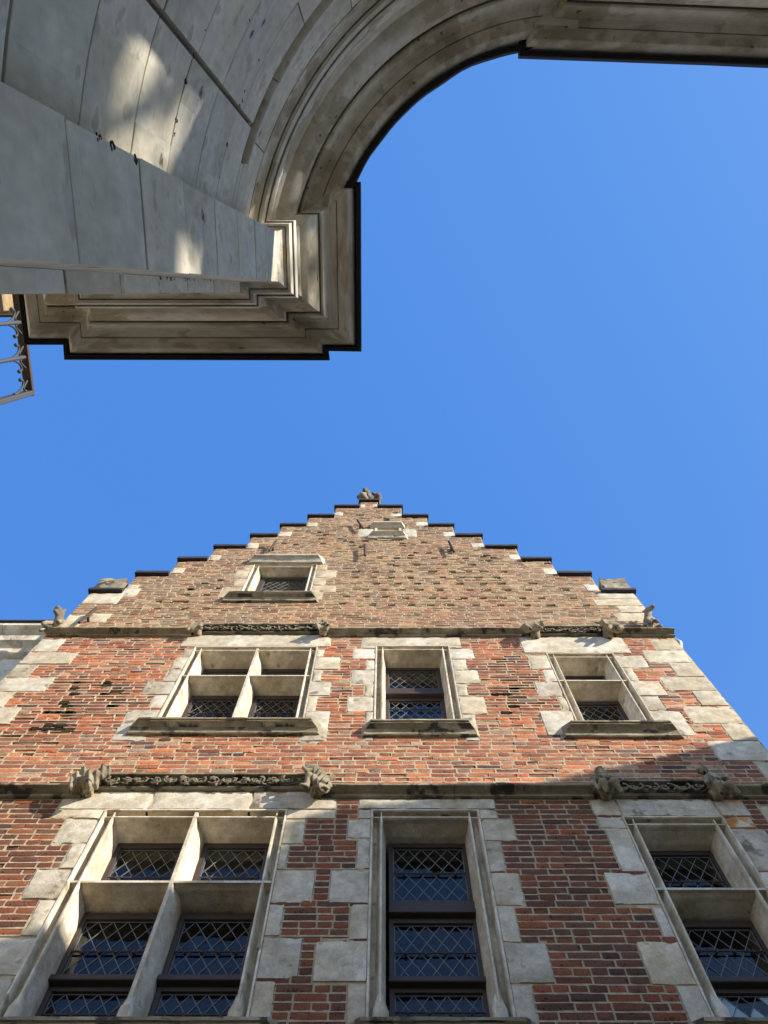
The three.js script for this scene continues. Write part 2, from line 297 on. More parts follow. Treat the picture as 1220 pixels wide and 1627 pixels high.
jamb(-2.19, 0, [[-2.32, 12.04, 12.3, 'limeTan'], [-2.42, 11.66, 12.03, 'limeTan'], [-2.36, 11.28, 11.65, 'limeTan'], [-2.5, 10.86, 11.27, 'limeTan']], -1);
jamb(0, -1.13, [[-0.955, 12.04, 12.3, 'limeTan'], [-0.78, 11.68, 12.03, 'limeTan'], [-0.925, 11.36, 11.67, 'limeTan'], [-0.755, 11.06, 11.35, 'limeTan'], [-0.935, 10.75, 11.05, 'limeTan']], 1);
// corner quoins
[[-4.18, 9.03, 9.4], [-3.87, 8.69, 9.02], [-4.23, 8.35, 8.68], [-3.895, 8.01, 8.34], [-4.205, 7.66, 8.0], [-3.98, 7.31, 7.65], [-4.2, 6.95, 7.3], [-3.95, 6.6, 6.94], [-4.2, 6.2, 6.59], [-3.9, 5.6, 5.98], [-4.2, 5.2, 5.59]].forEach(([x, a, b]) => ST.push([-4.5, x, a, b]));
[[3.46, 9.09, 9.4], [3.26, 8.75, 9.08], [3.475, 8.38, 8.74], [3.24, 8.04, 8.37], [3.495, 7.7, 8.03], [3.265, 7.34, 7.69], [3.535, 7.01, 7.33], [3.265, 6.65, 7.0], [3.575, 6.25, 6.64], [3.3, 5.62, 5.98], [3.55, 5.25, 5.61], [3.3, 4.9, 5.24]].forEach(([x, a, b]) => ST.push([x, 3.8, a, b]));
// stones of the gable shoulders
ST.push([-4.45, -4.18, 9.64, 10.2, 'limeWarm'], [-4.12, -3.86, 9.95, 10.24, 'limeWarm'], [-4.45, -3.93, 10.59, 11.0], [-3.99, -3.74, 10.9, 11.22]);
ST.push([3.2, 3.75, 10.8, 11.04], [3.07, 3.75, 10.54, 10.79, 'limeWarm'], [3.35, 3.75, 10.29, 10.53], [3.24, 3.75, 9.97, 10.28, 'limeWarm']);
// pale stones at the end of each step
const LV = [[15.87, 0.68], [15.15, 1.18], [14.5, 1.65], [13.84, 2.12], [13.17, 2.66], [12.5, 3.13], [11.8, 3.63]];
for (const [t, w] of LV) for (const s of [-1, 1]) { const a = CX + s * w, b = CX + s * (w - rr(0.17, 0.24)); const q = t - 0.62 - rr(0, 0.06); ST.push([Math.min(a, b), Math.max(a, b), q, q + rr(0.22, 0.3), s > 0 ? 'lime' : 'limeWarm']); }
ST.push([CX - 0.18, CX - 0.07, 15.86, 16.12], [CX + 0.07, CX + 0.18, 15.86, 16.12]);
// slabs beside the blocked slit near the apex, and the patches of render below the middle sill
ST.push([-0.5, -0.22, 13.84, 14.34, 'limeGrey'], [0.33, 0.6, 13.82, 14.32, 'limeGrey']);
const SLIT = [-0.21, 0.32, 13.66, 14.66];

// --- the wall itself: mortared core with real openings
{
  const s = new THREE.Shape(); const R = halfSteps.map(([w, y]) => [CX + w, Y(Math.max(y, -1.6))]), L = halfSteps.map(([w, y]) => [CX - w, Y(Math.max(y, -1.6))]).reverse();
  [...R, ...L].forEach(([x, y], i) => i ? s.lineTo(x, y) : s.moveTo(x, y));
  for (const w of Object.values(WIN)) { const h = new THREE.Path(); const e = 0.05; h.moveTo(w.x0 + e, Y(w.y0)); h.lineTo(w.x0 + e, Y(w.y1 - e)); h.lineTo(w.x1 - e, Y(w.y1 - e)); h.lineTo(w.x1 - e, Y(w.y0)); s.holes.push(h); }
  const g = new THREE.ExtrudeGeometry(s, { depth: 0.41, bevelEnabled: false }); g.translate(0, 0, -0.5);
  mesh('wall', boxUV(g, 1.5), M.mortar, house);
  // rooms behind the windows, side walls and roof
  const roof = []; for (const sgn of [-1, 1]) roof.push(prism([[CX + sgn * 4.2, Y(10.6)], [CX, Y(15.6)], [CX, Y(15.4)], [CX + sgn * 4.05, Y(10.5)]], (a, b, t) => [a, b, t], -9, -0.5));
  mesh('roof', merge(roof), M.slate, house);
  mesh('side_wall', merge([box(CX - 4.14, CX - 3.8, 0, Y(10.5), -9, -0.501), box(CX + 3.8, CX + 4.14, 0, Y(10.5), -9, -0.501), box(CX - 3.79, CX + 3.79, 0, Y(10.4), -9, -8.7)]), M.mortar, house);
  mesh('room_floor', merge([box(-4.1, 3.4, Y(6.2), Y(6.5), -8.6, -0.501), box(-4.1, 3.4, Y(9.6), Y(9.9), -8.6, -0.501), box(-4.1, 3.4, Y(2.7), Y(3), -8.6, -0.501), box(-4.1, 3.4, 0, Y(14), -3.4, -3.3)]), M.plaster, house);
}
// --- stones
const limes = [['lime', 1, 1, 1], ['lime', 0.93, 0.92, 0.9], ['lime', 0.98, 0.95, 0.88], ['limeGrey', 1.05, 1.04, 1.02], ['limeGrey', 0.94, 0.92, 0.9], ['lime', 0.88, 0.85, 0.8]].map(([k, r, g, b]) => { const m = M[k].clone(); m.color = new THREE.Color(r, g, b); return m; });
const stoneMat = m => m ? M[m] : limes[Math.floor(rnd() * limes.length)];
const backing = [];
function stoneGeo(x0, x1, y0, y1, z) {                     // dressed face with worn, chipped arrises
  const nx = Math.max(5, Math.round((x1 - x0) / 0.045)), ny = Math.max(5, Math.round((y1 - y0) / 0.045)), g = new THREE.BoxGeometry(x1 - x0, y1 - y0, 0.09 + z, nx, ny, 1); g.translate((x0 + x1) / 2, (y0 + y1) / 2, (z - 0.09) / 2);
  const p = g.attributes.position, s = rnd() * 40, cx = (x0 + x1) / 2, cy = (y0 + y1) / 2;
  for (let i = 0; i < p.count; i++) {
    let x = p.getX(i), y = p.getY(i), w = p.getZ(i); if (w < 0) continue; const d = Math.min(x - x0, x1 - x, y - y0, y1 - y);
    w -= 0.004 * noise3(x * 9 + s, y * 9, 2); if (d < 1e-4) { w -= 0.004 + 0.012 * step(0.55, 0.9, noise3(x * 16 + s, y * 16, 7)); const k = 0.006 * noise3(x * 22 + s, y * 22, 11); x += Math.abs(x - x0) < 1e-4 ? k : Math.abs(x1 - x) < 1e-4 ? -k : 0; y += Math.abs(y - y0) < 1e-4 ? k : Math.abs(y1 - y) < 1e-4 ? -k : 0; }
    p.setXYZ(i, x, y, w);
  }
  return creased(boxUV(g, 1, rnd(), rnd()), 50);
}
for (const q of ST) {
  const [x0, x1, y0, y1, m] = q; const g = 0.004, z = rr(0.004, 0.011);
  const ge = stoneGeo(x0 + g, x1 - g, Y(y0) + g, Y(y1) - g, z);
  mesh('quoin_stone', ge, stoneMat(m, y0), house);
  backing.push(box(x0 - 0.012, x1 + 0.012, Y(y0) - 0.03, Y(y1) + 0.03, -0.0895, -0.007 - rr(0, 0.003)));
}
mesh('mortar_bedding', merge(backing), M.mortar, house, { kind: 'stuff' });

// --- bricks
const CH = 0.0670, JT = 0.0115;
const HOLES = [[-0.47, 12.0], [-0.17, 11.98], [0.1, 11.98], [0.39, 11.98], [0.79, 11.98], [1.08, 11.98], [1.35, 11.95], [1.63, 11.96], [1.92, 11.97], [-0.49, 11.71], [-0.2, 11.71], [0.09, 11.71], [0.39, 11.71], [0.91, 11.71], [1.21, 11.71], [1.49, 11.71], [1.77, 11.72], [-0.14, 11.44], [0.18, 11.44], [0.49, 11.44], [0.79, 11.44], [1.16, 11.43], [1.53, 11.43], [1.82, 11.43], [2.32, 11.43], [-0.32, 11.15], [-0.03, 11.15], [0.25, 11.15], [0.53, 11.15], [0.83, 11.15], [1.28, 11.15], [1.56, 11.14], [1.86, 11.14], [2.18, 11.14], [2.75, 11.14], [-0.6, 10.88], [-0.3, 10.88], [-0.01, 10.88], [0.29, 10.87], [0.69, 10.87], [0.86, 10.87], [1.16, 10.87], [1.44, 10.86], [1.74, 10.87], [2.03, 10.87], [2.31, 10.87], [2.79, 10.86], [-0.64, 10.61], [-0.2, 10.6], [0.08, 10.59], [0.37, 10.59], [0.65, 10.59], [0.94, 10.59], [1.31, 10.59], [1.67, 10.59], [2.05, 10.59], [2.42, 10.58], [2.92, 10.59], [-0.11, 12.65], [0.18, 12.65], [0.42, 12.64], [0.83, 12.65], [1.36, 12.65], [0.09, 12.32], [0.52, 12.32], [0.97, 12.33], [1.46, 12.32], [-3.35, 10.72], [-3.1, 10.71], [-2.95, 10.72], [-2.7, 11.0], [-3.0, 11.0], [-3.3, 10.45], [-2.9, 10.45], [-2.6, 10.46], [0.3, 13.3], [-0.6, 13.35], [0.75, 12.9], [0.02, 15.0], [0.25, 15.2], [-0.5, 15.3], [-3.05, 8.05], [-3.3, 7.2]];
const erosion = (x, y) => {
  const blob = (cx, cy, rx, ry) => Math.exp(-(((x - cx) / rx) ** 2 + ((y - cy) / ry) ** 2));
  let e = 0.9 * blob(1.45, 8.1, 0.32, 0.75) + 0.7 * blob(-3.3, 7.9, 0.7, 0.55) + 0.55 * blob(-3.6, 7.2, 0.5, 0.4) + 0.5 * blob(-0.5, 7.75, 0.2, 0.4) + 0.6 * blob(-3.2, 5.0, 0.35, 0.5) + 0.6 * blob(-2.75, 11.3, 0.5, 0.3) + 0.7 * blob(-0.35, 13.3, 0.4, 0.3) + 0.55 * blob(-1.3, 13.8, 0.7, 0.5) + 0.5 * blob(0.6, 13.4, 0.3, 0.3) + 0.3 * blob(0, 14.9, 0.5, 0.6) + 0.35 * blob(1.6, 12.8, 0.6, 0.4);
  e += 0.9 * (fbm(x * 1.7, y * 2.2, 5) - 0.5) + (y > 9.6 ? 0.04 : 0); return clamp(e);
};
const brickG = [], NV = 16;                    // the last five variants are worn hollow
for (let v = 0; v < NV; v++) {
  const bad = v > 10 ? 1 : 0, g0 = new THREE.BoxGeometry(1, 1, 1, 6, 3, 1); g0.translate(0, 0, -0.5); const p = g0.attributes.position, s = v * 7.3;
  for (let i = 0; i < p.count; i++) {
    let x = p.getX(i), y = p.getY(i), z = p.getZ(i); const ex = Math.abs(x) > 0.49, ey = Math.abs(y) > 0.49;
    if (z > -0.1) z -= (0.03 + 0.16 * bad) * noise3(x * 3.2 + s, y * 1.6, v) + (ex || ey ? 0.012 + (0.03 + 0.12 * bad) * noise3(x * 5 + s, y * 3, 3) : 0) + (ex && ey ? 0.05 * noise3(x * 9 + s, y * 9, 5) : 0);
    x *= 1 - (ex ? 0.02 * noise3(s, y * 3, 9) : 0); y *= 1 - (ey ? (0.09 + 0.22 * bad) * noise3(x * 4 + s, y + 4, 19) : 0);
    p.setXYZ(i, x, y, z);
  }
  const g = creased(clean(g0), 38), q = g.attributes.position, uv = new Float32Array(q.count * 2);
  for (let i = 0; i < q.count; i++) { uv[i * 2] = q.getX(i) * 0.25 + v * 0.37 + q.getZ(i) * 0.05; uv[i * 2 + 1] = q.getY(i) * 0.07 + v * 0.61 + q.getZ(i) * 0.05; }
  g.setAttribute('uv', new THREE.BufferAttribute(uv, 2)); brickG.push(g);
}
const lin = (r, g, b) => new THREE.Color().setRGB(r / 255, g / 255, b / 255, THREE.SRGBColorSpace);
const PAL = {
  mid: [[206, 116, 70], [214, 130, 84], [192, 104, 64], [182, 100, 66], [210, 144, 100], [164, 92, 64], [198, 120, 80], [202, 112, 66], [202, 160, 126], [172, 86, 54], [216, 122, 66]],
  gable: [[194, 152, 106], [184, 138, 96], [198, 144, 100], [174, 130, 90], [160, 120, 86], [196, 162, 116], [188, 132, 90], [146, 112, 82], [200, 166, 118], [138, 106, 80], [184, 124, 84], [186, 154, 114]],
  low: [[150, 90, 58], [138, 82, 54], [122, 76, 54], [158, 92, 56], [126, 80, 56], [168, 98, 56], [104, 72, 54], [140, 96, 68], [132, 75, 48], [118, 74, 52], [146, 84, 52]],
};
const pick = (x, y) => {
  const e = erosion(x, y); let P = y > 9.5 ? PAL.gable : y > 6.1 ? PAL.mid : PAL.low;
  let c = P[Math.floor(rnd() * P.length)].slice();
  if (y > 9.5) c = lerp3(c, [180, 104, 68], 0.2 * step(0.5, 0.7, fbm(x * 0.9, y * 0.9, 33)));
  if (y > 6.1 && y < 9.5) { const pale = step(9.25, 9.45, y) * 0.55 + (y < 7.1 ? 0.28 : 0); c = lerp3(c, [188, 160, 134], pale * rr(0.3, 1)); if (rnd() < 0.045) c = [108, 76, 66]; if (rnd() < 0.06) c = lerp3(c, [150, 132, 118], 0.7); }
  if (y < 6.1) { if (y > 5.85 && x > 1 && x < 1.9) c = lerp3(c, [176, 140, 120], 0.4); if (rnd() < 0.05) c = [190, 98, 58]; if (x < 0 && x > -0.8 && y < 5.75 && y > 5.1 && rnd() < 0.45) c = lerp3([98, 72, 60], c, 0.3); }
  if (e > 0.3) c = lerp3(c, [128, 70, 50], (e - 0.3) * 0.9 * rnd());
  const dirt = step(0.48, 0.72, fbm(x * 2.6, y * 3.4, 61)) * (y > 9.5 ? 0.55 : 0.4) * rr(0.4, 1); c = lerp3(c, y > 9.5 ? [120, 94, 74] : [108, 72, 58], dirt);
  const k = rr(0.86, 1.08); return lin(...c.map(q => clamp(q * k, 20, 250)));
};
const bricks = [], mort = [], pits = [];
const OUT = [...Object.values(WIN).map(w => [w.x0, w.x1, w.y0 - 0.11, w.y1]), SLIT];
for (let ci = 0; ; ci++) {
  const y0 = 3.3 + ci * CH, yc = y0 + CH / 2; if (yc > 16.3) break;
  const hw = gableHalf(y0 + CH * 0.9); if (hw < 0.05) continue;
  const lo = CX - hw, hi = CX + hw; let blocks = [];
  const cov = (a, b) => clamp((Math.min(b, y0 + CH) - Math.max(a, y0)) / CH);
  for (const s of ST) if (cov(s[2], s[3]) > 0.55) blocks.push([s[0], s[1]]);
  for (const s of OUT) if (cov(s[2], s[3]) > 0.35) blocks.push([s[0], s[1]]);
  blocks.sort((a, b) => a[0] - b[0]);
  const gaps = []; let x = lo;
  for (const [a, b] of blocks) { if (a - x > 0.02) gaps.push([x, a]); x = Math.max(x, b); }
  if (hi - x > 0.02) gaps.push([x, hi]);
  const odd = ci % 2;
  for (const [a, b] of gaps) {
    const e0 = (a + b) / 2;
    mort.push([(a + b) / 2, y0, b - a + 0.03, JT + 0.004, -rr(0.004, 0.006)]);
    let xx = a + JT * 0.5; let k = Math.floor(rnd() * 2);
    while (b - xx > 0.012) {
      const hdr = odd ? rnd() < 0.72 : rnd() < 0.2; let L = (hdr ? 0.112 : 0.225) * rr(0.9, 1.08);
      const hole = HOLES.find(h => Math.abs(h[1] - yc) < CH * 0.5 && xx < h[0] + 0.04 && xx + L > h[0] - 0.06); let isHole = false;
      if (hole) { if (xx < hole[0] - 0.095) L = hole[0] - 0.055 - xx; else { L = Math.max(0.095, hole[0] + 0.052 - xx); isHole = true; } }
      let rest = b - xx - L; if (rest < 0.06) L = b - xx - JT * 0.5; if (L < 0.02) break;
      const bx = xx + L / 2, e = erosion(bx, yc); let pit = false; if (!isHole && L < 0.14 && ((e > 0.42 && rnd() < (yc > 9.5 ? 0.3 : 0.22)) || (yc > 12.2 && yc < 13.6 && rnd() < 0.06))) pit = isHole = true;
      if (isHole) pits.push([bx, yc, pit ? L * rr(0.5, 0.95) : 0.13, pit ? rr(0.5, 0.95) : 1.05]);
      if (!isHole) {
        const sink = rnd() < e * (yc > 9.5 ? 0.25 : 0.55) ? rr(0.004, 0.035) * e : rnd() < 0.04 ? rr(0.002, 0.008) : 0;
        bricks.push({ x: bx, y: yc + rr(-0.0025, 0.0025), L, h: CH - JT * rr(0.8, 1.15), z: rr(-0.003, 0.004) - sink, rz: rr(-0.008, 0.008), ry: rr(-0.02, 0.02), e });
        mort.push([xx + L + JT / 2, yc, JT * 1.25, CH, -rr(0.0015, 0.0035) - (rnd() < e * (yc > 9.5 ? 0.2 : 0.5) + 0.06 ? rr(0, 0.02) : 0)]);
        mort.push([bx, y0, L + 0.012, JT + rr(0.001, 0.006), -rr(0.0005, 0.0035) - (rnd() < e * (yc > 9.5 ? 0.2 : 0.5) + 0.06 ? rr(0, 0.02) : 0)]);
      }
      xx += L + JT; k++;
    }
  }
}
{
  // the ones that show largest in the photograph are single bricks; the others one instanced mass
  const show = b => { const dy = b.y, d = Math.hypot(dy, CAMZ, b.x); const inF = Math.abs(b.x) / (0.2727 * CAMZ + 0.962 * dy) < 0.49 && dy > 3.86; return inF ? b.L * CAMZ / d / d : 0; };
  bricks.sort((p, q) => show(q) - show(p));
  const Z = 0.075, dm = new THREE.Object3D();
  const mats = {}; for (const k of ['low', 'mid']) mats[k] = [];
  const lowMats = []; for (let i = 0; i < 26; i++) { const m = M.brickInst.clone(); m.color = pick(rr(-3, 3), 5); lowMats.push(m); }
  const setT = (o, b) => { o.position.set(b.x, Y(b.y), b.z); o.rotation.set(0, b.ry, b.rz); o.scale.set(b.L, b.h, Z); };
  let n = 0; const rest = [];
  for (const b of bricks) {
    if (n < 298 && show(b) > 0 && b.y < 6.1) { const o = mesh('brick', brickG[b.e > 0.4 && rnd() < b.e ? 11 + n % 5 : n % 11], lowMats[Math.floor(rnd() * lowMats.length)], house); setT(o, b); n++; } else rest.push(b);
  }
  rest.forEach((b, i) => { b.v = rnd() < Math.max(0.12, b.e * (b.y > 9.5 ? 0.6 : 1.1) - 0.05) ? 11 + i % 5 : i % 11; });
  brickG.forEach((g, v) => {
    const part = rest.filter(b => b.v === v);
    const im = new THREE.InstancedMesh(g, M.brickInst, part.length); im.name = 'brick_mass'; im.castShadow = im.receiveShadow = true; im.userData.kind = 'stuff';
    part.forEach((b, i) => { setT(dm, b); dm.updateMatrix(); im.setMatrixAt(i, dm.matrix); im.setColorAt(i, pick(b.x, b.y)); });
    house.add(im);
  });
  const mg = new THREE.BoxGeometry(1, 1, 1, 4, 1, 1); mg.translate(0, 0, -0.5); { const p = mg.attributes.position; for (let i = 0; i < p.count; i++) if (p.getZ(i) > -0.1) p.setZ(i, -0.02 * noise3(p.getX(i) * 5, p.getY(i) * 2, 77)); const uv = mg.attributes.uv; for (let i = 0; i < uv.count; i++) uv.setXY(i, p.getX(i) * 0.2, p.getY(i) * 0.02 + p.getZ(i) * 0.05); }
  const im = new THREE.InstancedMesh(mg, M.mortar, mort.length); im.name = 'mortar_joints'; im.userData.kind = 'stuff'; im.castShadow = im.receiveShadow = true;
  const cm = new THREE.Color();
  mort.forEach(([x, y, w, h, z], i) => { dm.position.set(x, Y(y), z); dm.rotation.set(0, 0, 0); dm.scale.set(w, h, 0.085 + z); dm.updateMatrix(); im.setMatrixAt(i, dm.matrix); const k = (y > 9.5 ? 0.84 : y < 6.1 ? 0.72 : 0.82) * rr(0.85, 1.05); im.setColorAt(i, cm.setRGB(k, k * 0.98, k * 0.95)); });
  house.add(im);
}
// putlog holes and lost bricks: cavities with shade painted into near-black linings
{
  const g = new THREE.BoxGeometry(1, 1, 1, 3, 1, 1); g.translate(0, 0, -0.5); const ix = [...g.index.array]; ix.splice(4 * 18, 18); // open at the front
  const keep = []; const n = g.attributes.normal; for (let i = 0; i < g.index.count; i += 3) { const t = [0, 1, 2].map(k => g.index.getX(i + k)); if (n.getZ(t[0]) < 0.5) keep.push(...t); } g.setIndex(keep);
  for (const [x, y, w, k] of pits) { const o = mesh('putlog_hole', g, M.holeShade, house); o.position.set(x, Y(y), 0.001); o.scale.set(w, 0.078 * Math.min(1, k), 0.088); }
}
// --- copings, kneelers, iron ties
for (let i = 0; i < LV.length; i++) {
  const [t, w] = LV[i], inner = i ? LV[i - 1][1] : 0.18;
  for (const s of [-1, 1]) { const a = CX + s * (inner + 0.003), b = CX + s * (w + 0.045); mesh('coping_slab', worn(Math.min(a, b), Math.max(a, b), Y(t), Y(t + 0.085), -0.53, 0.045, 0.006, 8, 1), M.slate, house); }
}
mesh('coping_slab', worn(CX - 0.22, CX + 0.22, Y(16.33), Y(16.41), -0.53, 0.05, 0.005, 6, 1), M.slate, house);
for (const s of [-1, 1]) {
  const a = CX + s * 3.63, b = CX + s * 4.15; mesh('coping_slab', worn(Math.min(a, b), Math.max(a, b), Y(11.041), Y(11.11), -0.53, 0.055, 0.005, 6, 1), M.slate, house);
  const c = CX + s * 3.72, d = CX + s * 4.12; mesh('kneeler_stone', worn(Math.min(c, d), Math.max(c, d), Y(11.11), Y(11.56), -0.5, 0.03, 0.03, 7, 6), M.crust, house);
}
for (const [x0, y0, x1, y1] of [[-0.54, 14.62, -0.42, 14.08], [-0.36, 13.1, -0.34, 12.5], [1.14, 13.28, 1.18, 12.72], [-1.95, 13.28, -2.0, 12.75], [-4.08, 10.22, -4.13, 9.72]]) {
  const L = Math.hypot(x1 - x0, y1 - y0), bar = new THREE.CylinderGeometry(0.024, 0.02, L, 8), pin = new THREE.CylinderGeometry(0.02, 0.02, 0.16, 8); pin.rotateX(Math.PI / 2); pin.translate(0, 0, -0.07);
  const o = mesh('iron_tie', merge([bar, pin]), M.iron, house); o.position.set((x0 + x1) / 2, Y((y0 + y1) / 2), 0.09); o.rotation.z = Math.atan2(-(x1 - x0), y1 - y0) + Math.PI * (y1 < y0 ? 1 : 0);
}
// --- string courses (cavetto over a roll), broken into lengths
const strProf = y => [[0, y], [0.02, y + 0.001], [0.032, y + 0.008], [0.034, y + 0.018], [0.026, y + 0.026], [0.028, y + 0.034], [0.045, y + 0.044], [0.075, y + 0.052], [0.1, y + 0.056], [0.108, y + 0.062], [0.108, y + 0.085], [0.0, y + 0.18]];
function stringRun(y, x0, x1, m = M.crust) {
  let x = x0; while (x < x1 - 0.05) {
    let e = Math.min(x1, x + rr(1.0, 1.5)); if (x1 - e < 0.4) e = x1;
    const n = Math.max(2, Math.round((e - x) / 0.1)), path = []; for (let i = 0; i <= n; i++) path.push([mix(e - 0.0025, x + 0.0025, i / n), 0]);
    const dz = rr(-0.002, 0.003), dy = rr(-0.004, 0.004);
    const g = sweep(path, strProf(y), (a, b, t) => [a, Y(t) + dy + 0.004 * (noise3(a * 9, t * 30, 1) - 0.5), Math.max(-b, 0) + dz - 0.0 + (-b > 0.05 ? 0.012 * (noise3(a * 11, t * 40, 5) - 0.6) : 0) - 0.002]);
    mesh('string_course', creased(g, 35), m, house); x = e;
  }
}
stringRun(9.465, -4.47, -2.56); stringRun(9.465, -0.76, 1.86); stringRun(9.465, 3.02, 3.83);
stringRun(6.05, -4.5, -2.74); stringRun(6.05, -0.54, 1.88); stringRun(6.05, 3.07, 3.83);

// --- carved friezes: a hollow band filled with trailing foliage
function frieze(x0, x1, y, units, m, kind) {
  const path = [[x1, 0], [x0, 0]];
  const g = sweep(path, [[0, y - 0.012], [0.03, y - 0.01], [0.042, y], [0.042, y + 0.01], [0.028, y + 0.018], [0.016, y + 0.04], [0.014, y + 0.085], [0.03, y + 0.105], [0.06, y + 0.112], [0.098, y + 0.114], [0.098, y + 0.14], [0, y + 0.22]], (a, b, t) => [a, Y(t), -b - 0.001]);
  const band = mesh('frieze_band', creased(g, 35), m, house);
  const parts = [];
  const leaf = (x, yy, z, s, rot) => {
    const q = new THREE.SphereGeometry(1, 10, 7); const p = q.attributes.position;
    for (let i = 0; i < p.count; i++) { const X = p.getX(i), Yy = p.getY(i), Zz = p.getZ(i), an = Math.atan2(Yy, X); const lobe = 0.5 + 0.62 * Math.abs(Math.cos(an * 2.5)); p.setXYZ(i, X * lobe * s * 1.15, Yy * lobe * s * 0.95, Zz * s * 0.34 - 0.25 * s * Math.cos(an * 5) * (1 - Math.abs(Zz))); }
    q.rotateX(rr(-0.5, 0.2)); q.rotateZ(rot); q.rotateY(rr(-0.4, 0.4)); q.translate(x, Y(yy), z); return creased(clean(q), 70);
  };
  const w = (x1 - x0) / units;
  for (let u = 0; u < units; u++) {
    const c = x0 + (u + 0.5) * w, pts = [];
    for (let i = 0; i <= 8; i++) { const t = i / 8; pts.push(new THREE.Vector3(c - w / 2 + t * w, Y(y + 0.06 + 0.03 * Math.sin(t * 2 * Math.PI + u)), 0.052 + 0.012 * Math.cos(t * 9))); }
    parts.push(new THREE.TubeGeometry(new THREE.CatmullRomCurve3(pts), 18, 0.009, 6));
    if (kind === 'leaf') { for (const [dx, dy, d] of [[-0.28, 0.06, 1], [0.1, 0.055, -1], [0.3, 0.06, 1]]) { const P = []; for (let i = 0; i <= 8; i++) { const a = d * i * 0.62 + dx * 9, r = 0.036 * (1.2 - i * 0.1); P.push(new THREE.Vector3(c + dx * w + 1.3 * r * Math.cos(a), Y(y + dy + r * Math.sin(a)), 0.062 + i * 0.003)); } parts.push(new THREE.TubeGeometry(new THREE.CatmullRomCurve3(P), 14, 0.0075, 5)); }
      for (const [dx, dy, s] of [[-0.34, 0.075, 0.04], [-0.2, 0.04, 0.034], [0.0, 0.07, 0.046], [0.2, 0.045, 0.036], [0.36, 0.08, 0.03]]) parts.push(leaf(c + dx * w, y + dy + rr(-0.01, 0.01), rr(0.05, 0.078), s * rr(0.75, 1.15), rr(0, 6))); }
    else for (let j = 0; j < 4; j++) {
      const a0 = rr(0, 6), R = rr(0.028, 0.04), cx = c + (j - 1.5) * w / 4, cy = y + 0.06 + (j % 2 ? 0.015 : -0.012), P = [];
      for (let i = 0; i <= 9; i++) { const a = a0 + (j % 2 ? 1 : -1) * i * 0.52, r = R * (1.25 - i * 0.09); P.push(new THREE.Vector3(cx + 1.35 * r * Math.cos(a), Y(cy + r * Math.sin(a)), 0.058 + i * 0.003)); }
      parts.push(new THREE.TubeGeometry(new THREE.CatmullRomCurve3(P), 16, 0.011, 6)); parts.push(leaf(cx + rr(-0.02, 0.02), cy + rr(-0.03, 0.03), 0.062, rr(0.018, 0.028), rr(0, 6)));
    }
  }
  mesh('carved_foliage', merge(parts), m, band, { label: kind === 'leaf' ? 'carved vine with thick leaves' : 'carved curling tendrils' });
}
frieze(-2.70, -0.55, 6.17, 8, M.carved, 'leaf'); frieze(1.92, 3.05, 6.07, 4, M.carved, 'curl');
frieze(-2.54, -0.78, 9.545, 7, M.carved, 'curl'); frieze(1.90, 3.0, 9.49, 5, M.carved, 'curl');

// --- sills and hoods with splayed ends
const sillProf = (d, y) => [[0, y - 0.15], [0.25 * d, y - 0.148], [0.32 * d, y - 0.138], [0.32 * d, y - 0.128], [0.26 * d, y - 0.118], [0.28 * d, y - 0.09], [0.42 * d, y - 0.062], [0.75 * d, y - 0.042], [0.86 * d, y - 0.036], [0.88 * d, y - 0.022], [1.0 * d, y - 0.018], [1.0 * d, y + 0.006], [0.2 * d, y + 0.045], [-0.3 * d, y + 0.05]];
function splay(name, x0, x1, prof, m, parent, k = 1) {     // mitred ends that splay back to the wall
  const n = 14, pos = [], uv = [];
  const xs = o => [x0 + o * k, x1 - o * k];
  for (let j = 0; j < prof.length - 1; j++) for (let i = 0; i < n; i++) {
    const q = (ii, jj) => { const [o, y] = prof[jj], [a, b] = xs(Math.max(o, -0.01)); const x = mix(a, b, ii / n); return [x, Y(y) + 0.005 * (noise3(x * 8, y * 30, 3) - 0.5), o - 0.003 + (o > 0.03 ? 0.008 * (noise3(x * 10, y * 40, 8) - 0.5) : 0)]; };
    const A = q(i, j), B = q(i + 1, j), C = q(i + 1, j + 1), D = q(i, j + 1); pos.push(...A, ...B, ...C, ...A, ...C, ...D);
  }
  const tri = THREE.ShapeUtils.triangulateShape(prof.map(p => new THREE.Vector2(...p)), []);
  for (const e of [0, 1]) for (const t of tri) for (const v of e ? t : [...t].reverse()) { const [o, y] = prof[v]; const x = xs(Math.max(o, -0.01))[e]; pos.push(x, Y(y) + 0.005 * (noise3(x * 8, y * 30, 3) - 0.5), o - 0.003 + (o > 0.03 ? 0.008 * (noise3(x * 10, y * 40, 8) - 0.5) : 0)); }
  const g = new THREE.BufferGeometry(); g.setAttribute('position', new THREE.Float32BufferAttribute(pos, 3)); g.computeVertexNormals();
  return mesh(name, creased(boxUV(g, 1, rnd(), rnd()), 35), m, parent);
}

